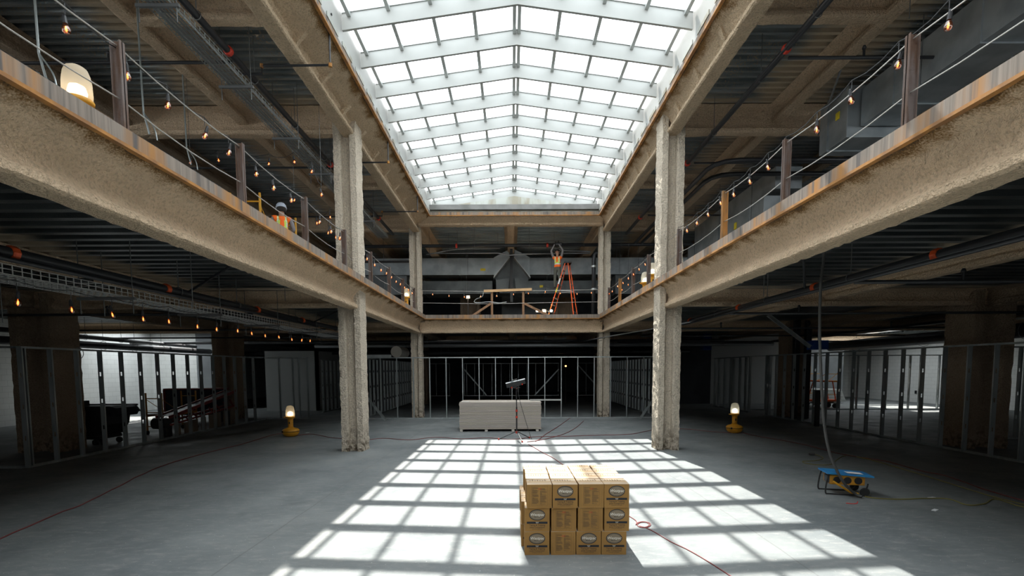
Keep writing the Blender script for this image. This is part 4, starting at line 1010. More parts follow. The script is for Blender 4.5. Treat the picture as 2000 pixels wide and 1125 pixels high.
# ------------------------------------------------------------------ wobble lamps
def wobble(label, x, y, z, cool=False, s=1.0, power=10, lit=True):
    T = thing('site_lamp', label, 'site lamp', (x, y, z)); c = (x, y, z)
    S = lambda pr: [(r * s, h * s) for r, h in pr]
    MB().lathe(S([(.12, 0), (.19, .03), (.235, .10), (.25, .165), (.245, .20), (.20, .235), (.12, .26), (.085, .28)]), c, 24).build('weighted_base', M['yellow'], T, smooth=True)
    MB().lathe(S([(.251, .15), (.256, .155), (.256, .162), (.251, .167)]), c, 24).build('base_slot', M['black'], T)
    nk = MB().lathe(S([(.085, .27), (.075, .33), (.078, .50), (.09, .55), (.135, .565), (.14, .60), (.125, .615)]), c, 20).build('neck', M['yellow'], T, smooth=True)
    b = MB(); b.cbox((x + .0, y - .078 * s, z + .42 * s), (.035 * s, .01, .07 * s)); b.lathe([(.004, -.012), (.03 * s, -.01), (.03 * s, .01), (.004, .012)], (x - .17 * s, y - .185 * s, z + .16 * s), 10, Matrix.Rotation(PI / 2, 4, 'X')); b.build('switch_plate', M['black'], nk)
    b = MB().cbox((x - .14 * s, y - .02, z + .585 * s), (.09 * s, .07 * s, .03 * s)); b.build('handle_lug', M['yellow'], nk, bevel=.01)
    MB().lathe(S([(.122, .60), (.125, .66), (.122, .78), (.11, .86), (.09, .915), (.05, .94), (.01, .945)]), c, 32, rib=.03).build('dome', M['dome'], T, smooth=True)
    if lit:
        MB().lathe(S([(.01, .625), (.075, .635), (.085, .68), (.07, .74), (.01, .77)]), c, 10).build('lamp', M['lampcool' if cool else 'lampcore'], T, smooth=True)
        l = D.lights.new('site_lamp_light', 'POINT'); l.energy = power; l.color = (1, .95, .78) if cool else (1, .74, .42); l.shadow_soft_size = .06
        o = D.objects.new('site_lamp_light', l); C.objects.link(o); o.parent = T; o.location = (0, 0, .70 * s)
    return T
wobble('yellow weighted site lamp glowing warm on the floor left of the nearer left column', -6.76, 15.3, 0, power=9)
wobble('yellow weighted site lamp with pale glass on the floor right of the nearer right column', 6.99, 15.7, 0, True, power=5)
wobble('glowing frosted site lamp standing behind the left edge plate, nearest the camera', -4.45, 5.4, ZS, power=14, s=1.0)
p = at(796, 592, x=-3.75)
wobble('lit yellow site lamp on the upper floor by the far left column', -4.02, 19.55, ZS, power=6, s=.98)
wobble('yellow-based white site lamp on the upper floor by the right rail, nearer of two', 4.2, 15.2, ZS, True, power=4)
wobble('yellow-based white site lamp on the upper floor by the right rail, farther of two', 4.35, 16.6, ZS, True, power=3)

# ------------------------------------------------------------------ power distribution box
bx, by = 5.36, 8.05
T = thing('power_box', 'yellow power distribution cart with a blue board on top, right of the hall', 'power box', (bx, by, 0))
rz = Matrix.Rotation(math.radians(-14), 4, 'Z')
P_ = lambda a, c, z: Vector((bx, by, 0)) + rz @ Vector((a, c, z))
bd = MB().cbox(P_(.02, 0, .235), (.50, .30, .15), rz).build('box_body', M['yellow'], T, bevel=.015)
for a in (-.15, 0, .15): MB().lathe([(.005, -.01), (.055, -.008), (.055, .008), (.005, .01)], P_(a + .02, -.155, .235), 14, rz @ Matrix.Rotation(PI / 2, 4, 'X')).build('outlet_cover', M['black'], bd)
MB().cbox(P_(-.24, -.04, .24), (.02, .18, .11), rz).build('outlet_cover', M['inkgrey'], bd)
tp = rz @ Matrix.Rotation(math.radians(3), 4, 'Y')
MB().cbox(P_(.03, -.02, .335), (.66, .42, .022), tp).build('lid_board', M['blue'], T)
MB().cbox(P_(.12, -.1, .352), (.22, .15, .003), tp).build('paper_label', M['paper'], T)
for c_ in (-.17, .17):
    b = MB(); b.tube(smoothpts([P_(-.25, c_, .33), P_(-.28, c_, .2), P_(-.29, c_, .03), P_(-.22, c_, .012), P_(.1, c_, .012), P_(.2, c_, .02), P_(.28, c_, .12), P_(.30, c_, .2)]), .012, 6); b.build('skid_rail', M['rubber'], T)
for c_ in (-.2, .2):
    MB().lathe([(.03, -.02), (.062, -.022), (.07, 0), (.062, .022), (.03, .02)], P_(.25, c_, .07), 16, rz @ Matrix.Rotation(PI / 2, 4, 'X')).build('wheel', M['rubber'], T)
b = MB(); b.tube([P_(-.2, -.2, .22), P_(.05, -.24, .06), P_(.14, -.25, .05)], .018, 6); b.build('handle', M['yellowpaint'], T)
hp = [at(1608, 512, y=8.1)] + [at(px, py, y=Y) for px, py, Y in ((1603, 560, 8.0), (1601, 640, 7.9), (1604, 740, 7.85), (1609, 820, 7.8), (1619, 880, 7.8), (1634, 918, 7.75), (1650, 945, 7.72))] + [P_(.08, -.3, .06), P_(.16, -.34, .03)]
tag(MB().tube(smoothpts([(hp[0].x, 8.1, 3.95)] + hp), .021, 8).build('feeder_cable', M['cordgrey'], smooth=True), 'heavy dusty black cable hanging from the right deck down to the power cart', 'cable', None, 'thing')

# ------------------------------------------------------------------ cords on the floor
def cord(label, px, m='cordred', r=.009, wob=.02, k=7):
    P = [fl(a, b_, r) for a, b_ in px]; P = smoothpts(P, k)
    P = [p + Vector((noise.noise(p * 2.2) * wob, noise.noise(p * 2.2 + Vector((9, 4, 2))) * wob * 2, 0)) for p in P]
    return tag(MB().tube(P, r, 6).build('extension_cord', M[m], smooth=True), label, 'extension cord', None, 'thing')
cord('long dark red extension cord running diagonally over the left floor to the yellow lamp', [(-40, 1068), (0, 1052), (60, 1026), (120, 1000), (160, 985), (235, 948), (270, 930), (330, 905), (420, 880), (470, 868), (530, 850), (556, 846)])
cord('dark red extension cord lying across the hall in front of the drywall stack', [(575, 851), (610, 848), (650, 855), (710, 859), (750, 856), (800, 859), (850, 854), (900, 857), (950, 855), (1000, 858), (1050, 853), (1110, 852), (1160, 850), (1230, 848), (1262, 842), (1290, 838), (1340, 838), (1390, 843), (1428, 845)])
cord('red extension cord winding from the right lamp to the right edge of the floor', [(1450, 845), (1480, 852), (1560, 866), (1640, 886), (1700, 896), (1740, 903), (1800, 920), (1850, 930), (1920, 955), (1990, 975), (2050, 988)])
cord('yellowish extension cord running parallel to the red one on the right', [(1654, 888), (1700, 898), (1760, 915), (1810, 930), (1900, 958), (1940, 970), (2050, 998)], 'cordyel')
cord('yellow-green extension cord leaving the power cart to the right', [(1672, 962), (1700, 972), (1740, 975), (1800, 973), (1850, 974), (1890, 986), (1920, 984), (1945, 975), (1990, 988), (2060, 1000)], 'cordyel')
cord('short curled yellow cord end with a plug behind the power cart', [(1590, 887), (1603, 891), (1607, 896), (1590, 900), (1568, 901), (1575, 905), (1600, 908), (1622, 907), (1632, 900), (1642, 893), (1652, 890)], 'cordyel', .008, 0)
p = fl(1586, 887, .03); tag(MB().tube([p - Vector((.06, 0, 0)), p + Vector((.06, .02, 0))], .028, 8).build('cord_plug', M['cordgrey']), 'dark cord plug lying on the floor behind the power cart', 'plug', None, 'thing')
cord('red cord from the tripod lamp back to the far stud wall', [(1046, 862), (1056, 856), (1066, 848), (1090, 833), (1114, 816)], r=.01, wob=0)
cord('dark red cord curving right from the tripod lamp', [(1030, 863), (1052, 860), (1080, 854), (1105, 846), (1125, 835), (1140, 822)], r=.01, wob=0)
cord('red cord running from the tripod lamp to behind the carton stack', [(1032, 868), (1045, 875), (1060, 884), (1078, 893), (1100, 908), (1130, 930)], r=.008, wob=0)
co = [(1215, 1000), (1232, 1010), (1243, 1018)]
for k in range(22):
    a = k / 22 * 2 * PI * 2 + PI; co.append((1257 + (15 - k * .25) * math.cos(a), 1025 + (6.5 - k * .1) * math.sin(a)))
co += [(1262, 1031), (1280, 1040), (1310, 1058), (1340, 1072), (1372, 1090), (1410, 1114), (1450, 1140)]
cord('red extension cord with a coil beside the carton stack, running to the foreground', co, r=.006, wob=0, k=3)
for k, (px, py, lab) in enumerate(((1666, 984, 'small red and white tape scrap on the floor in front of the power cart'), (1820, 972, 'white paper scrap on the right floor, farther one'), (1826, 996, 'white paper scrap on the right floor, nearer one'), (600, 845, 'white tag on the floor beside the left yellow lamp'))):
    p = fl(px, py, .004); b = MB()
    if k == 0: b.tube([p + Vector((-.09, .02, .006)), p, p + Vector((.06, 0, .006)), p + Vector((.09, .03, .025))], .006, 5)
    else: b.cbox(p, (.12 if k != 3 else .14, .05, .006), Matrix.Rotation(.3 * k, 4, 'Z'))
    tag(b.build('scrap', M['redink' if k == 0 else 'paper']), lab, 'scrap', None, 'thing')

# ------------------------------------------------------------------ left side room: cart, rolling scaffold, rack
def blk(label, *a): pass
cx0, cyy = -11.9, 13.9
T = thing('tilt_cart', 'big black tilt cart for rubbish behind the left stud wall', 'tilt cart', (-11.65, cyy, 0))
prof = [(-.95, 1.17), (1.05, 1.17), (1.05, 1.12), (.85, 1.02), (.82, .62), (.62, .30), (-.30, .26), (-.52, .42), (-.82, .85)]
ox = -11.65; Q = .86
b = MB(); b.loft(prof, lambda a, z, t: (ox + a * Q, cyy + t * (0.80 + .2 * z) * .9, z * .9), [-.55, -.5, .5, .55]); b.build('tub', M['blackcart'], T, bevel=.02)
b = MB(); b.loft([(.98, 1.19), (1.16, 1.13), (1.27, .98), (1.18, .96), (1.14, .88), (.95, .9)], lambda a, z, t: (ox + a * Q, cyy + t, z * .9), [-.4, .4]); b.build('pour_lip', M['blackcart'], T)
b = MB(); b.box(ox - .85, ox + .92, cyy - .53, cyy - .49, 1.03, 1.08); b.box(ox - .85, ox + .92, cyy + .49, cyy + .53, 1.03, 1.08); b.build('rim', M['blackcart'], T)
b = MB(); b.box(ox - .42, ox - .28, cyy + .1, cyy + .3, 1.04, 1.19); b.build('protruding_scrap', M['black'], T)
b = MB().box(ox - .3, ox + .5, cyy - .4, cyy + .4, .17, .26); b.build('chassis', M['black'], T)
for (a, c_, r_) in ((-.15, -.42, .15), (-.15, .42, .15), (.32, -.3, .08), (.55, -.3, .08), (.5, .3, .08)):
    MB().lathe([(.02, -.03), (r_, -.03), (r_, .03), (.02, .03)], (ox + a, cyy + c_, r_), 14, Matrix.Rotation(PI / 2, 4, 'X')).build('wheel', M['rubber'], T)

def baker(label, x0, x1, y0, y1, z0, h, frame_m, deck_z=None, wheels=True, rungs=3, name='rolling_scaffold', deckm='wood_dark', platform=True):
    """two end frames across x0..x1 standing at y0 and y1"""
    T = thing(name, label, 'scaffold', ((x0 + x1) / 2, (y0 + y1) / 2, z0)); base = .13 if wheels else 0
    for y in (y0, y1):
        e = MB()
        for x in (x0, x1): e.tube([(x, y, z0 + base), (x, y, z0 + h)], .028, 8)
        for k in range(rungs): e.tube([(x0, y, z0 + h * (k + .6) / rungs), (x1, y, z0 + h * (k + .6) / rungs)], .018, 6)
        o = e.build('end_frame', M[frame_m], T)
        if wheels:
            for x in (x0, x1):
                MB().lathe([(.02, -.02), (.065, -.02), (.065, .02), (.02, .02)], (x, y, z0 + .065), 12, Matrix.Rotation(PI / 2, 4, 'Y')).build('caster', M['rubber'], o)
    if platform:
        dz = deck_z or h * .45
        for x in (x0, x1): MB().bar((x, y0, z0 + dz), (x, y1, z0 + dz), .03, .06).build('side_rail', M[frame_m], T)
        MB().box(x0, x1, y0, y1, z0 + dz + .03, z0 + dz + .05).build('platform', M[deckm], T)
        for x in (x0, x1): MB().bar((x, y0, z0 + h * .85), (x, (y0 + y1) / 2, z0 + dz + .05), .015, .015).build('diagonal_brace', M[frame_m], T)
    return T
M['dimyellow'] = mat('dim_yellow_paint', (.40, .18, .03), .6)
# left rolling scaffold (turned so its end frame faces the hall)
baker('rolling scaffold with yellow-brown end frames behind the left stud wall', -11.5, -11.0, 15.8, 17.5, 0, 1.32, 'dimyellow')
baker('yellow rolling scaffold on the upper left floor beside the hard-hatted worker', -6.55, -5.86, 12.08, 14.03, ZS, 1.95, 'yellowpaint', .9, rungs=4)
T = thing('storage_rack', 'tall dark panel rack with red edges standing in the left side room', 'rack', (-12.3, 19.4, 0))
b = MB().box(-13.35, -11.25, 19.4, 19.9, .3, 1.28); b.build('panel_body', M['navy'], T)
b = MB(); b.box(-13.4, -11.2, 19.35, 19.95, 1.28, 1.33); b.box(-13.42, -13.35, 19.35, 19.95, .3, 1.28); b.build('red_edge', M['darkred'], T)
for x in (-13.2, -11.4): MB().box(x - .04, x + .04, 19.4, 19.9, 0, .3).build('leg', M['black'], T)
T = thing('conveyor', 'sloping red-framed conveyor with hanging flaps, just behind the left stud wall', 'conveyor', (-10.6, 17, 0))
for x in (-10.85, -10.45):
    MB().bar((x, 15.3, .60), (x, 19.0, 1.22), .05, .10).build('side_frame', M['darkred'], T)
    MB().bar((x, 15.3, .36), (x, 19.0, .70), .05, .06).build('lower_rail', M['darkred'], T)
for k in range(8):
    y = 15.5 + k * .44
    MB().bar((-10.42, y, .52 + k * .06), (-10.42, y + .22, .40 + k * .04), .03, .04).build('strut', M['darkred'], T)
    MB().box(-10.44, -10.42, y, y + .26, .02, .34 + k * .038).build('hanging_flap', M['tan'], T)
b = MB(); b.add([(-10.82, 15.3, .62), (-10.48, 15.3, .62), (-10.48, 19.0, 1.24), (-10.82, 19.0, 1.24)], [(0, 1, 2, 3)]); b.build('belt', M['black'], T)
MB().lathe([(.02, -.2), (.17, -.2), (.17, .2), (.02, .2)], (-10.65, 15.2, .42), 14, Matrix.Rotation(PI / 2, 4, 'Y')).build('drive_drum', M['black'], T)
for y in (15.4, 18.8): MB().box(-10.75, -10.55, y - .15, y + .15, 0, .5).build('support', M['black'], T)
tag(MB().tube([at(154, 690, y=12.0) + Vector((.13 * math.cos(a) * .85, 0, .13 * math.sin(a))) for a in [2 * PI * k / 20 for k in range(21)]], .008, 5).build('wire_loop', M['white']), 'white wire loop hanging in front of the left white wall', 'wire loop', None, 'thing')

# ------------------------------------------------------------------ right side room
T = baker('yellow rolling scaffold standing in the sunlit right side room', 16.35, 16.95, 26.1, 27.6, 0, 2.12, 'yellowpaint', 1.3, deckm='yellowpaint', rungs=2)
T = thing('drywall_cart', 'orange drywall cart in front of the white boards, right side room', 'cart', (15.6, 25.4, 0))
for y in (25.1, 25.7):
    b = MB(); b.tube([(14.8, y, .42), (15.05, y, 1.36), (16.0, y, 1.36), (16.2, y, .42)], .03, 8); b.build('rail_hoop', M['orange'], T)
MB().box(14.6, 16.4, 25.05, 25.75, .34, .42).build('deck', M['orange'], T)
for x in (14.8, 16.2):
    for y in (25.15, 25.65): MB().lathe([(.02, -.03), (.12, -.03), (.12, .03), (.02, .03)], (x, y, .12), 12, Matrix.Rotation(PI / 2, 4, 'X')).build('wheel', M['rubber'], T)
T = None
for k in range(6):
    b = MB().box(16.2 + .1 * (k % 2), 18.9 - .05 * k, 28.4, 29.6, .12 + k * .115, .12 + k * .115 + .105)
    tag(b.build('board_bundle', M['white']), 'bundle of white boards in the right side room, layer %s from the floor' % ('one', 'two', 'three', 'four', 'five', 'six')[k], 'board bundle', 'white board bundles', 'thing')
for k in range(2):
    tag(MB().box(16.5, 16.7, 28.5, 29.5, 0, .12).build('spacer_block', M['dunnage']) if k == 0 else MB().box(18.3, 18.5, 28.5, 29.5, 0, .12).build('spacer_block', M['dunnage']), 'spacer block under the white boards, %s end' % ('left' if k == 0 else 'right'), 'spacer block', None, 'thing')
for k, (a, c_) in enumerate(((23.38, 29.0), (23.38, 26.5), (23.38, 24.6))):
    tag(MB().box(a - .03, a + .01, c_, c_ + .12, .5, .68).build('outlet_box', M['black']), 'small black outlet box low on the right white wall, %s' % ('farthest', 'middle', 'nearest')[k], 'outlet', None, 'thing')
tag(MB().box(10.52, 10.64, 17.3, 17.42, 0, 1.25).build('dark_post', M['rubber']), 'short dark battered post beside the right stud wall near the hanging cable', 'post', None, 'thing')
for k, x in enumerate((11.15, 11.6)):
    tag(MB().box(x, x + .22, 19.9, 20.1, 0, 3.9).build('riser_pipe', M['black'], bevel=.03), 'black vertical riser beside the brown column in the right room, %s' % ('left one' if k == 0 else 'right one'), 'riser', None, 'thing')

# ------------------------------------------------------------------ orange ladder
T = thing('step_ladder', 'tall orange fibreglass step ladder on the upper floor', 'ladder', (2.35, 22.3, ZS))
topz = ZS + 2.38
def rail(a, c_, nm, m='orange'): return MB().bar(a, c_, .03, .075, (0, 1, 0)).build(nm, M[m], T)
cx_ = 2.40
LFn, LFf = (cx_ - .84, 22.0, ZS), (cx_ - .56, 22.65, ZS)
RFn, RFf = (cx_ + .30, 21.95, ZS), (cx_ + .56, 22.6, ZS)
tn, tf_ = 22.1, 22.5
rail(LFn, (cx_ - .07, tn, topz), 'climbing_rail'); rail(LFf, (cx_ + .03, tf_, topz), 'climbing_rail')
rail(RFn, (cx_ + .05, tn, topz), 'rear_rail'); rail(RFf, (cx_ + .17, tf_, topz), 'rear_rail')
def lerp3(a, c_, t): return Vector(a).lerp(Vector(c_), t)
for k in range(1, 8):
    t = k / 8
    MB().bar(lerp3(LFn, (cx_ - .07, tn, topz), t), lerp3(LFf, (cx_ + .03, tf_, topz), t), .08, .025).build('step', M['alu'], T)
for k in (1, 3, 5, 7):
    t = k / 8
    MB().bar(lerp3(RFn, (cx_ + .05, tn, topz), t), lerp3(RFf, (cx_ + .17, tf_, topz), t), .03, .02).build('rear_brace', M['alu'], T)
MB().cbox((cx_ + .05, 22.3, topz + .02), (.32, .55, .07)).build('top_cap', M['black'], T, bevel=.01)
for a, c_ in ((LFn, (cx_ - .07, tn, topz)), (LFf, (cx_ + .03, tf_, topz))):
    q = lerp3(a, c_, .62); q2 = lerp3(RFn if a is LFn else RFf, (cx_ + .1, tn if a is LFn else tf_, topz), .62)
    MB().bar(lerp3(a, c_, .5), lerp3(RFn if a is LFn else RFf, (cx_ + .1, tn, topz), .5), .015, .02).build('spreader', M['alu'], T)
q = lerp3(LFn, (cx_ - .07, tn, topz), .62); MB().bar(q + Vector((0, -.045, 0)), lerp3(LFn, (cx_ - .07, tn, topz), .72) + Vector((0, -.045, 0)), .055, .006, (0, 1, 0)).build('sticker', M['paper'], T)
q = lerp3(LFn, (cx_ - .07, tn, topz), .47); MB().bar(q + Vector((0, -.045, 0)), lerp3(LFn, (cx_ - .07, tn, topz), .55) + Vector((0, -.045, 0)), .055, .006, (0, 1, 0)).build('sticker', M['yellowtag'], T)

# ------------------------------------------------------------------ people
def skin_mesh(joints, edges, root, sub=2):
    names_ = list(joints); me = D.meshes.new('body')
    me.from_pydata([joints[n][0] for n in names_], [(names_.index(a), names_.index(b_)) for a, b_ in edges], [])
    o = D.objects.new('body', me); C.objects.link(o)
    md = o.modifiers.new('skin', 'SKIN'); md.use_smooth_shade = True; md.branch_smoothing = .6
    for i, n in enumerate(names_):
        r = joints[n][1]; r = r if isinstance(r, tuple) else (r, r)
        me.skin_vertices[0].data[i].radius = r; me.skin_vertices[0].data[i].use_root = (n == root)
    ss = o.modifiers.new('sub', 'SUBSURF'); ss.levels = sub; ss.render_levels = sub
    bpy.context.view_layer.update()
    m2 = D.meshes.new_from_object(o.evaluated_get(bpy.context.evaluated_depsgraph_get()))
    D.objects.remove(o); D.meshes.remove(me)
    return m2
def hand(J, E, side, wrist, palm_dir, spread, r=.011, curl=.3, up=Vector((0, 0, 1))):
    """five fingers rooted in the palm; palm_dir = where the fingers point, spread = across the palm towards the little finger"""
    w_ = Vector(wrist); d = Vector(palm_dir).normalized(); s = Vector(spread).normalized(); n = d.cross(s).normalized()
    palm = w_ + d * .055; J['palm' + side] = (palm, (.030, .017)); E.append(('wrist' + side, 'palm' + side))
    for k, (o, L) in enumerate(((-.030, .072), (-.011, .082), (.010, .076), (.029, .060))):
        a = palm + s * o + d * .028; b_ = a + (d + n * curl) * L * .5; c_ = b_ + (d * .7 + n * curl * 1.8) * L * .5
        for q, p in zip('abc', (a, b_, c_)): J['f%d%s%s' % (k, q, side)] = (p, .0095 if q != 'c' else .0075)
        E += [('palm' + side, 'f%da%s' % (k, side)), ('f%da%s' % (k, side), 'f%db%s' % (k, side)), ('f%db%s' % (k, side), 'f%dc%s' % (k, side))]
    a = w_ + d * .03 - s * .035; b_ = a + (d * .6 - s * .6 + n * .2) * .035; c_ = b_ + (d - s * .2 + n * .4) * .03
    for q, p in zip('abc', (a, b_, c_)): J['t%s%s' % (q, side)] = (p, .0105 if q != 'c' else .008)
    E += [('palm' + side, 'ta' + side), ('ta' + side, 'tb' + side), ('tb' + side, 'tc' + side)]
def person(label, loc, fwd, pose, sc_=1.0, helmet=True, vest=True, gloves=False):
    """pose: joint positions in a local frame (x = the person's left... right axis, y forward, z up)"""
    T = thing('person', label, 'person', loc)
    rot = Matrix.Rotation(math.atan2(-fwd[0], fwd[1]), 3, 'Z'); L0 = Vector(loc)
    J = {}; E = []
    for k, (p, r) in pose['j'].items(): J[k] = (Vector(p) * sc_, tuple(x * sc_ for x in r) if isinstance(r, tuple) else r * sc_)
    E += pose['e']
    for s in 'LR':
        h = pose['hand' + s]; hand(J, E, s, J['wrist' + s][0], h[0], h[1])
    me = skin_mesh({k: (tuple(v[0]), v[1]) for k, v in J.items()}, E, 'pelvis')
    for i, mm in enumerate(('skin', 'grey_shirt', 'trousers', 'rubber', 'glove')): me.materials.append(M[mm])
    jl = {k: v[0] for k, v in J.items()}
    bones = [(a, b_) for a, b_ in E]
    def near(p):
        best = None
        for a, b_ in bones:
            A, B = jl[a], jl[b_]; d = B - A; t = max(0, min(1, (p - A).dot(d) / max(d.length_squared, 1e-9)))
            q = (A + d * t - p).length
            if best is None or q < best[0]: best = (q, a, b_, t)
        return best
    vest_f = []
    for p in me.polygons:
        c_ = p.center; _, a, b_, t = near(c_); p.use_smooth = True
        key = a + '|' + b_
        if 'palm' in key or key.startswith(('f', 't')) and a not in ('torso',) or 'wrist' in a: p.material_index = 4 if gloves else 0
        elif 'toe' in key or ('ankle' in a and 'toe' in b_): p.material_index = 3
        elif 'head' in key or 'neck' in b_ and t > .5 or a == 'neck': p.material_index = 0
        elif any(q in key for q in ('hip', 'knee', 'ankle')): p.material_index = 2
        elif a == 'pelvis' and b_ == 'belly' and t < .35: p.material_index = 2
        else: p.material_index = 1
        if vest and (a, b_) in (('pelvis', 'belly'), ('belly', 'chest'), ('chest', 'neck'), ('chest', 'shL'), ('chest', 'shR')) and not (b_ == 'neck' and t > .55) and not (a == 'pelvis' and t < .25): vest_f.append(p.index)
    def place(m_): 
        for v in m_.vertices: v.co = rot @ v.co
    vs = [me.vertices[i].co.copy() for i in range(len(me.vertices))]; nr = [me.vertices[i].normal.copy() for i in range(len(me.vertices))]
    polys = [tuple(me.polygons[i].vertices) for i in vest_f]; cen = [me.polygons[i].center.copy() for i in vest_f]
    place(me); body = D.objects.new('body', me); C.objects.link(body); body.parent = T; ORG[body.name] = L0.copy()
    if vest and polys:
        used = sorted({i for p in polys for i in p}); ix = {v: k for k, v in enumerate(used)}
        vm = D.meshes.new('vest'); vm.from_pydata([tuple(rot @ (vs[i] + nr[i] * .014)) for i in used], [], [tuple(ix[i] for i in p) for p in polys])
        for mm in ('hivis', 'hiband', 'silver'): vm.materials.append(M[mm])
        zc = jl['belly'].z; ch = jl['chest'].z
        for p, c_ in zip(vm.polygons, cen):
            p.use_smooth = True; ax = abs(c_.x - jl['chest'].x)
            if abs(c_.z - (zc + .03)) < .022 * sc_: p.material_index = 2
            elif abs(c_.z - (zc + .03)) < .045 * sc_: p.material_index = 1
            elif c_.z > zc + .08 and abs(ax - .085 * sc_) < .016: p.material_index = 2
            elif c_.z > zc + .08 and abs(ax - .085 * sc_) < .026: p.material_index = 1
        vo = D.objects.new('vest', vm); C.objects.link(vo); vo.parent = T
        s2 = vo.modifiers.new('thick', 'SOLIDIFY'); s2.thickness = .008
    hd = jl['head']; G = lambda p: L0 + rot @ Vector(p); look = pose.get('look', Vector((0, 1, 0))).normalized()
    qt = Vector((0, 1, 0)).rotation_difference(look).to_matrix().to_4x4(); rm = rot.to_4x4() @ qt
    hc_ = G(hd)
    b = MB()
    for s in (-1, 1): b.lathe([(.002, -.012), (.011, -.006), (.012, .004), (.002, .011)], hc_ + rm @ Vector((s * .033, .088, .012)), 8, rm)
    b.build('eyes', M['ink'], T)
    b = MB(); b.loft([(-.014, 0), (.014, 0), (.004, .022), (-.004, .022)], lambda a, c_, t: hc_ + rm @ Vector((a * (1 - t * .5), .088 + c_ * (1 - t), -.03 + t * .045)), [0, .5, 1]); b.build('nose', M['skin'], T)
    b = MB(); b.cbox(hc_ + rm @ Vector((0, .088, -.052)), (.045, .012, .01), rm); b.build('mouth', M['redink'], T)
    for s in (-1, 1): MB().lathe([(.004, -.02), (.02, -.012), (.022, .01), (.006, .026)], hc_ + rm @ Vector((s * .088, 0, 0)), 8, rm).build('ear', M['skin'], T, smooth=True)
    prof = [(.108, .02), (.108, .05), (.098, .085), (.07, .115), (.03, .13), (.003, .133)]
    if helmet:
        h_ = MB().lathe([(.122, .03), (.124, .04), (.12, .06), (.112, .10), (.085, .145), (.045, .17), (.004, .178)], hc_, 20, rm).build('hard_hat', M['helmet'], T, smooth=True)
        b = MB(); b.loft([(-.11, 0), (.11, 0), (.07, .06), (-.07, .06)], lambda a, c_, t: hc_ + rm @ Vector((a, .08 + c_, .035 + t - c_ * .2)), [0, .008]); b.build('hat_brim', M['helmet'], h_)
        MB().lathe([(.10, -.07), (.106, -.02), (.107, .035), (.09, .05)], hc_ - rm.to_3x3() @ Vector((0, .012, 0)), 14, rm).build('hair', M['hair'], T, smooth=True)
    else:
        MB().lathe([(.098, .0), (.108, .03), (.105, .07), (.08, .11), (.04, .13), (.003, .135)], hc_ - rm.to_3x3() @ Vector((0, .014, 0)), 14, rm).build('hair', M['hair'], T, smooth=True)
    return T
def base_pose():
    j = {'pelvis': ((0, 0, .95), (.155, .11)), 'belly': ((0, .01, 1.10), (.145, .105)), 'chest': ((0, 0, 1.32), (.165, .115)), 'neck': ((0, .01, 1.50), (.058, .058)), 'head0': ((0, .02, 1.57), (.070, .078)), 'head': ((0, .03, 1.655), (.084, .098)), 'headtop': ((0, .025, 1.72), (.06, .07)),
         'hipL': ((-.10, 0, .88), (.09, .095)), 'kneeL': ((-.11, .03, .50), (.062, .065)), 'ankleL': ((-.12, 0, .10), (.042, .045)), 'toeL': ((-.13, .16, .04), (.042, .035)),
         'hipR': ((.10, 0, .88), (.09, .095)), 'kneeR': ((.11, .03, .50), (.062, .065)), 'ankleR': ((.12, 0, .10), (.042, .045)), 'toeR': ((.13, .16, .04), (.042, .035)),
         'shL': ((-.185, 0, 1.42), .062), 'elbL': ((-.24, -.02, 1.15), .046), 'wristL': ((-.25, .06, .92), .030),
         'shR': ((.185, 0, 1.42), .062), 'elbR': ((.24, -.02, 1.15), .046), 'wristR': ((.25, .06, .92), .030)}
    e = [('pelvis', 'belly'), ('belly', 'chest'), ('chest', 'neck'), ('neck', 'head0'), ('head0', 'head'), ('head', 'headtop')]
    for s in 'LR': e += [('pelvis', 'hip' + s), ('hip' + s, 'knee' + s), ('knee' + s, 'ankle' + s), ('ankle' + s, 'toe' + s), ('chest', 'sh' + s), ('sh' + s, 'elb' + s), ('elb' + s, 'wrist' + s)]
    return {'j': j, 'e': e, 'handL': ((0, .1, -1), (0, 1, .1)), 'handR': ((0, .1, -1), (0, 1, .1))}
ps = base_pose(); J_ = ps['j']     # worker on the ladder: both arms raised to the pipe overhead, head tipped back
J_['shL'] = ((-.185, .02, 1.44), .062); J_['shR'] = ((.185, .02, 1.44), .062)
J_['elbL'] = ((-.27, .10, 1.70), .047); J_['elbR'] = ((.27, .10, 1.70), .047)
J_['wristL'] = ((-.10, .16, 1.96), .031); J_['wristR'] = ((.10, .16, 1.96), .031)
J_['head0'] = ((0, .04, 1.57), (.068, .076)); J_['head'] = ((0, .05, 1.65), (.084, .095)); J_['headtop'] = ((0, .01, 1.72), (.06, .07))
J_['kneeL'] = ((-.11, .10, .50), (.062, .065)); J_['ankleL'] = ((-.12, .02, .10), (.042, .045)); J_['toeL'] = ((-.13, .18, .05), (.042, .035))
ps['handL'] = ((.35, .1, 1), (.2, 1, 0)); ps['handR'] = ((-.35, .1, 1), (-.2, 1, 0)); ps['look'] = Vector((0, .85, .5))
person('person in orange vest and grey sleeves, arms raised, standing on the orange ladder', (2.02, 22.28, 5.47), (-.35, -1), ps, .97, helmet=False, gloves=True)
tag(MB().cbox(at(1091, 476, y=22.15) + Vector((0, 0, -.02)), (.30, .12, .13)).build('tool', M['black'], bevel=.03), 'black power tool held overhead by the worker on the ladder', 'tool', None, 'thing')
ps = base_pose(); J_ = ps['j']     # worker with the hard hat: seen from behind, standing, hands working in front
for k in ('neck', 'head0', 'head', 'headtop'): p, r = J_[k]; J_[k] = ((p[0] * 1, p[1] + .05, p[2] - .02), r)
J_['elbL'] = ((-.27, .05, 1.17), .046); J_['elbR'] = ((.27, .05, 1.17), .046); J_['wristL'] = ((-.16, .30, 1.12), .03); J_['wristR'] = ((.16, .30, 1.12), .03)
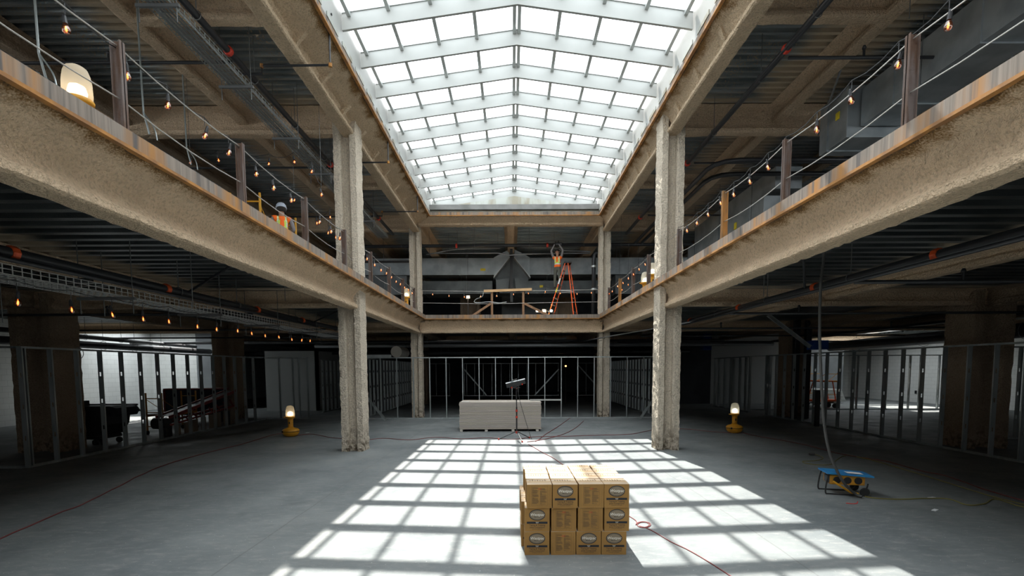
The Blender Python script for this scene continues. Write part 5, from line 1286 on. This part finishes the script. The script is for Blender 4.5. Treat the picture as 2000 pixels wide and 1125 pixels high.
ps['handL'] = ((.2, 1, 0), (0, 0, -1)); ps['handR'] = ((-.2, 1, 0), (0, 0, -1)); ps['look'] = Vector((0, 1, -.25))
person('person in a pale hard hat and orange vest, back turned, behind the left edge plate', (-5.35, 12.05, ZS), (-.5, 1), ps, .96)

# ------------------------------------------------------------------ small lit work lights upstairs
def worklight(label, x, y, z, n, power, stand=True):
    T = thing('work_light', label, 'work light', (x, y, ZS))
    if stand: MB().tube([(x, y, ZS), (x, y, z)], .02, 6).build('pole', M['black'], T)
    for k in range(n):
        xx = x + (k - (n - 1) / 2) * .3
        h_ = MB().box(xx - .09, xx + .09, y + .02, y + .12, z - .07, z + .07).build('lamp_head', M['black'], T)
        MB().lathe([(.005, -.01), (.055, -.008), (.055, .008), (.005, .01)], (xx, y - .0, z), 10, Matrix.Rotation(PI / 2, 4, 'X')).build('lens', M['spot'], h_)
    if n > 1: MB().bar((x - .4, y + .14, z), (x + .4, y + .14, z), .03, .03).build('crossbar', M['black'], T)
    l = D.lights.new('work_light_beam', 'POINT'); l.energy = power; l.color = (1, .8, .55); l.shadow_soft_size = .08
    o = D.objects.new('work_light_beam', l); C.objects.link(o); o.parent = T; o.location = (0, -.2, z - ZS)
p = at(914, 580, y=23.5); worklight('lit work light on a stand left of the timber guard posts', p.x, 23.5, p.z, 1, 30)
p = at(1063, 607, y=21.9); worklight('row of three lit work lights at the foot of the orange ladder', p.x, 21.9, p.z, 3, 30)
p = at(1105, 715, y=28.5)
T = thing('work_light', 'small warm lamp on a pole deep beyond the far stud wall', 'work light', (p.x, 28.5, 0))
MB().tube([(p.x, 28.5, 0), (p.x, 28.5, p.z)], .02, 6).build('pole', M['black'], T); MB().lathe([(.01, -.05), (.05, -.02), (.05, .03), (.01, .05)], p, 8).build('lens', M['filament'], T)

# ------------------------------------------------------------------ added fill light: unseen glowing panels and lamps over the openings
def fill_light(name, loc, rot, sx, sy, e):
    l = D.lights.new(name, 'AREA'); l.shape = 'RECTANGLE'; l.size = sx; l.size_y = sy; l.energy = e; l.color = (.9, .97, 1)
    o = D.objects.new(name, l); C.objects.link(o); o.location = loc; o.rotation_euler = rot

M['daylit_dim'] = emitm('overcast_window_glass', (.92, .97, 1.0), 0.7, True)  # weaker glow for the added ground-level fill
M['daylit'] = emitm('daylit_window_glass', (.92, .97, 1.0), 5.0, True)
wn = 0
def window(x0, x1, y0, y1, z0, z1, m='daylit'):
    """a daylit window: frame with mullions round a bright pane, set against a wall"""
    global wn; wn += 1
    T = D.objects.new('window_%d' % wn, None); C.objects.link(T); T.location = ((x0 + x1) / 2, (y0 + y1) / 2, z0); T['kind'] = 'structure'; ORG[T.name] = T.location.copy()
    MB().box(x0, x1, y0, y1, z0, z1).build('window_pane', M[m], T)
    f_ = MB(); L = max(x1 - x0, y1 - y0); n = max(1, int(L / 1.6)); e = .04
    for k in range(n + 1):
        t = k / n
        if x1 - x0 > y1 - y0: xx = x0 + (x1 - x0) * t; f_.box(xx - e, xx + e, y0 - e, y1 + e, z0, z1)
        else: yy = y0 + (y1 - y0) * t; f_.box(x0 - e, x1 + e, yy - e, yy + e, z0, z1)
    for z in (z0, z1): f_.box(x0 - e, x1 + e, y0 - e, y1 + e, z - e, z + e)
    f_.build('window_frame', M['alu'], T)
for (xa, xb) in ((-16, -6), (-4.5, 4.5), (6, 20)):  # added glowing panes behind the camera, for frontal fill
    window(xa, xb, -13.98, -13.94, 1.0, 3.3, 'daylit_dim'); window(xa, xb, -13.98, -13.94, 5.0, 7.6)
window(-18.48, -18.44, -10, 14, 5.0, 7.6); window(23.34, 23.38, -10, 18, 5.0, 7.6)  # added out-of-frame side panes, brightening the upper storey
fill_light('light_well', (-16.65, 23.6, 4.25), (0, 0, 0), 2.9, 3.0, 125)  # added lamps above the openings to brighten the side rooms
fill_light('light_well', (19.6, 27.9, 4.25), (0, 0, 0), 2.9, 4.6, 150)
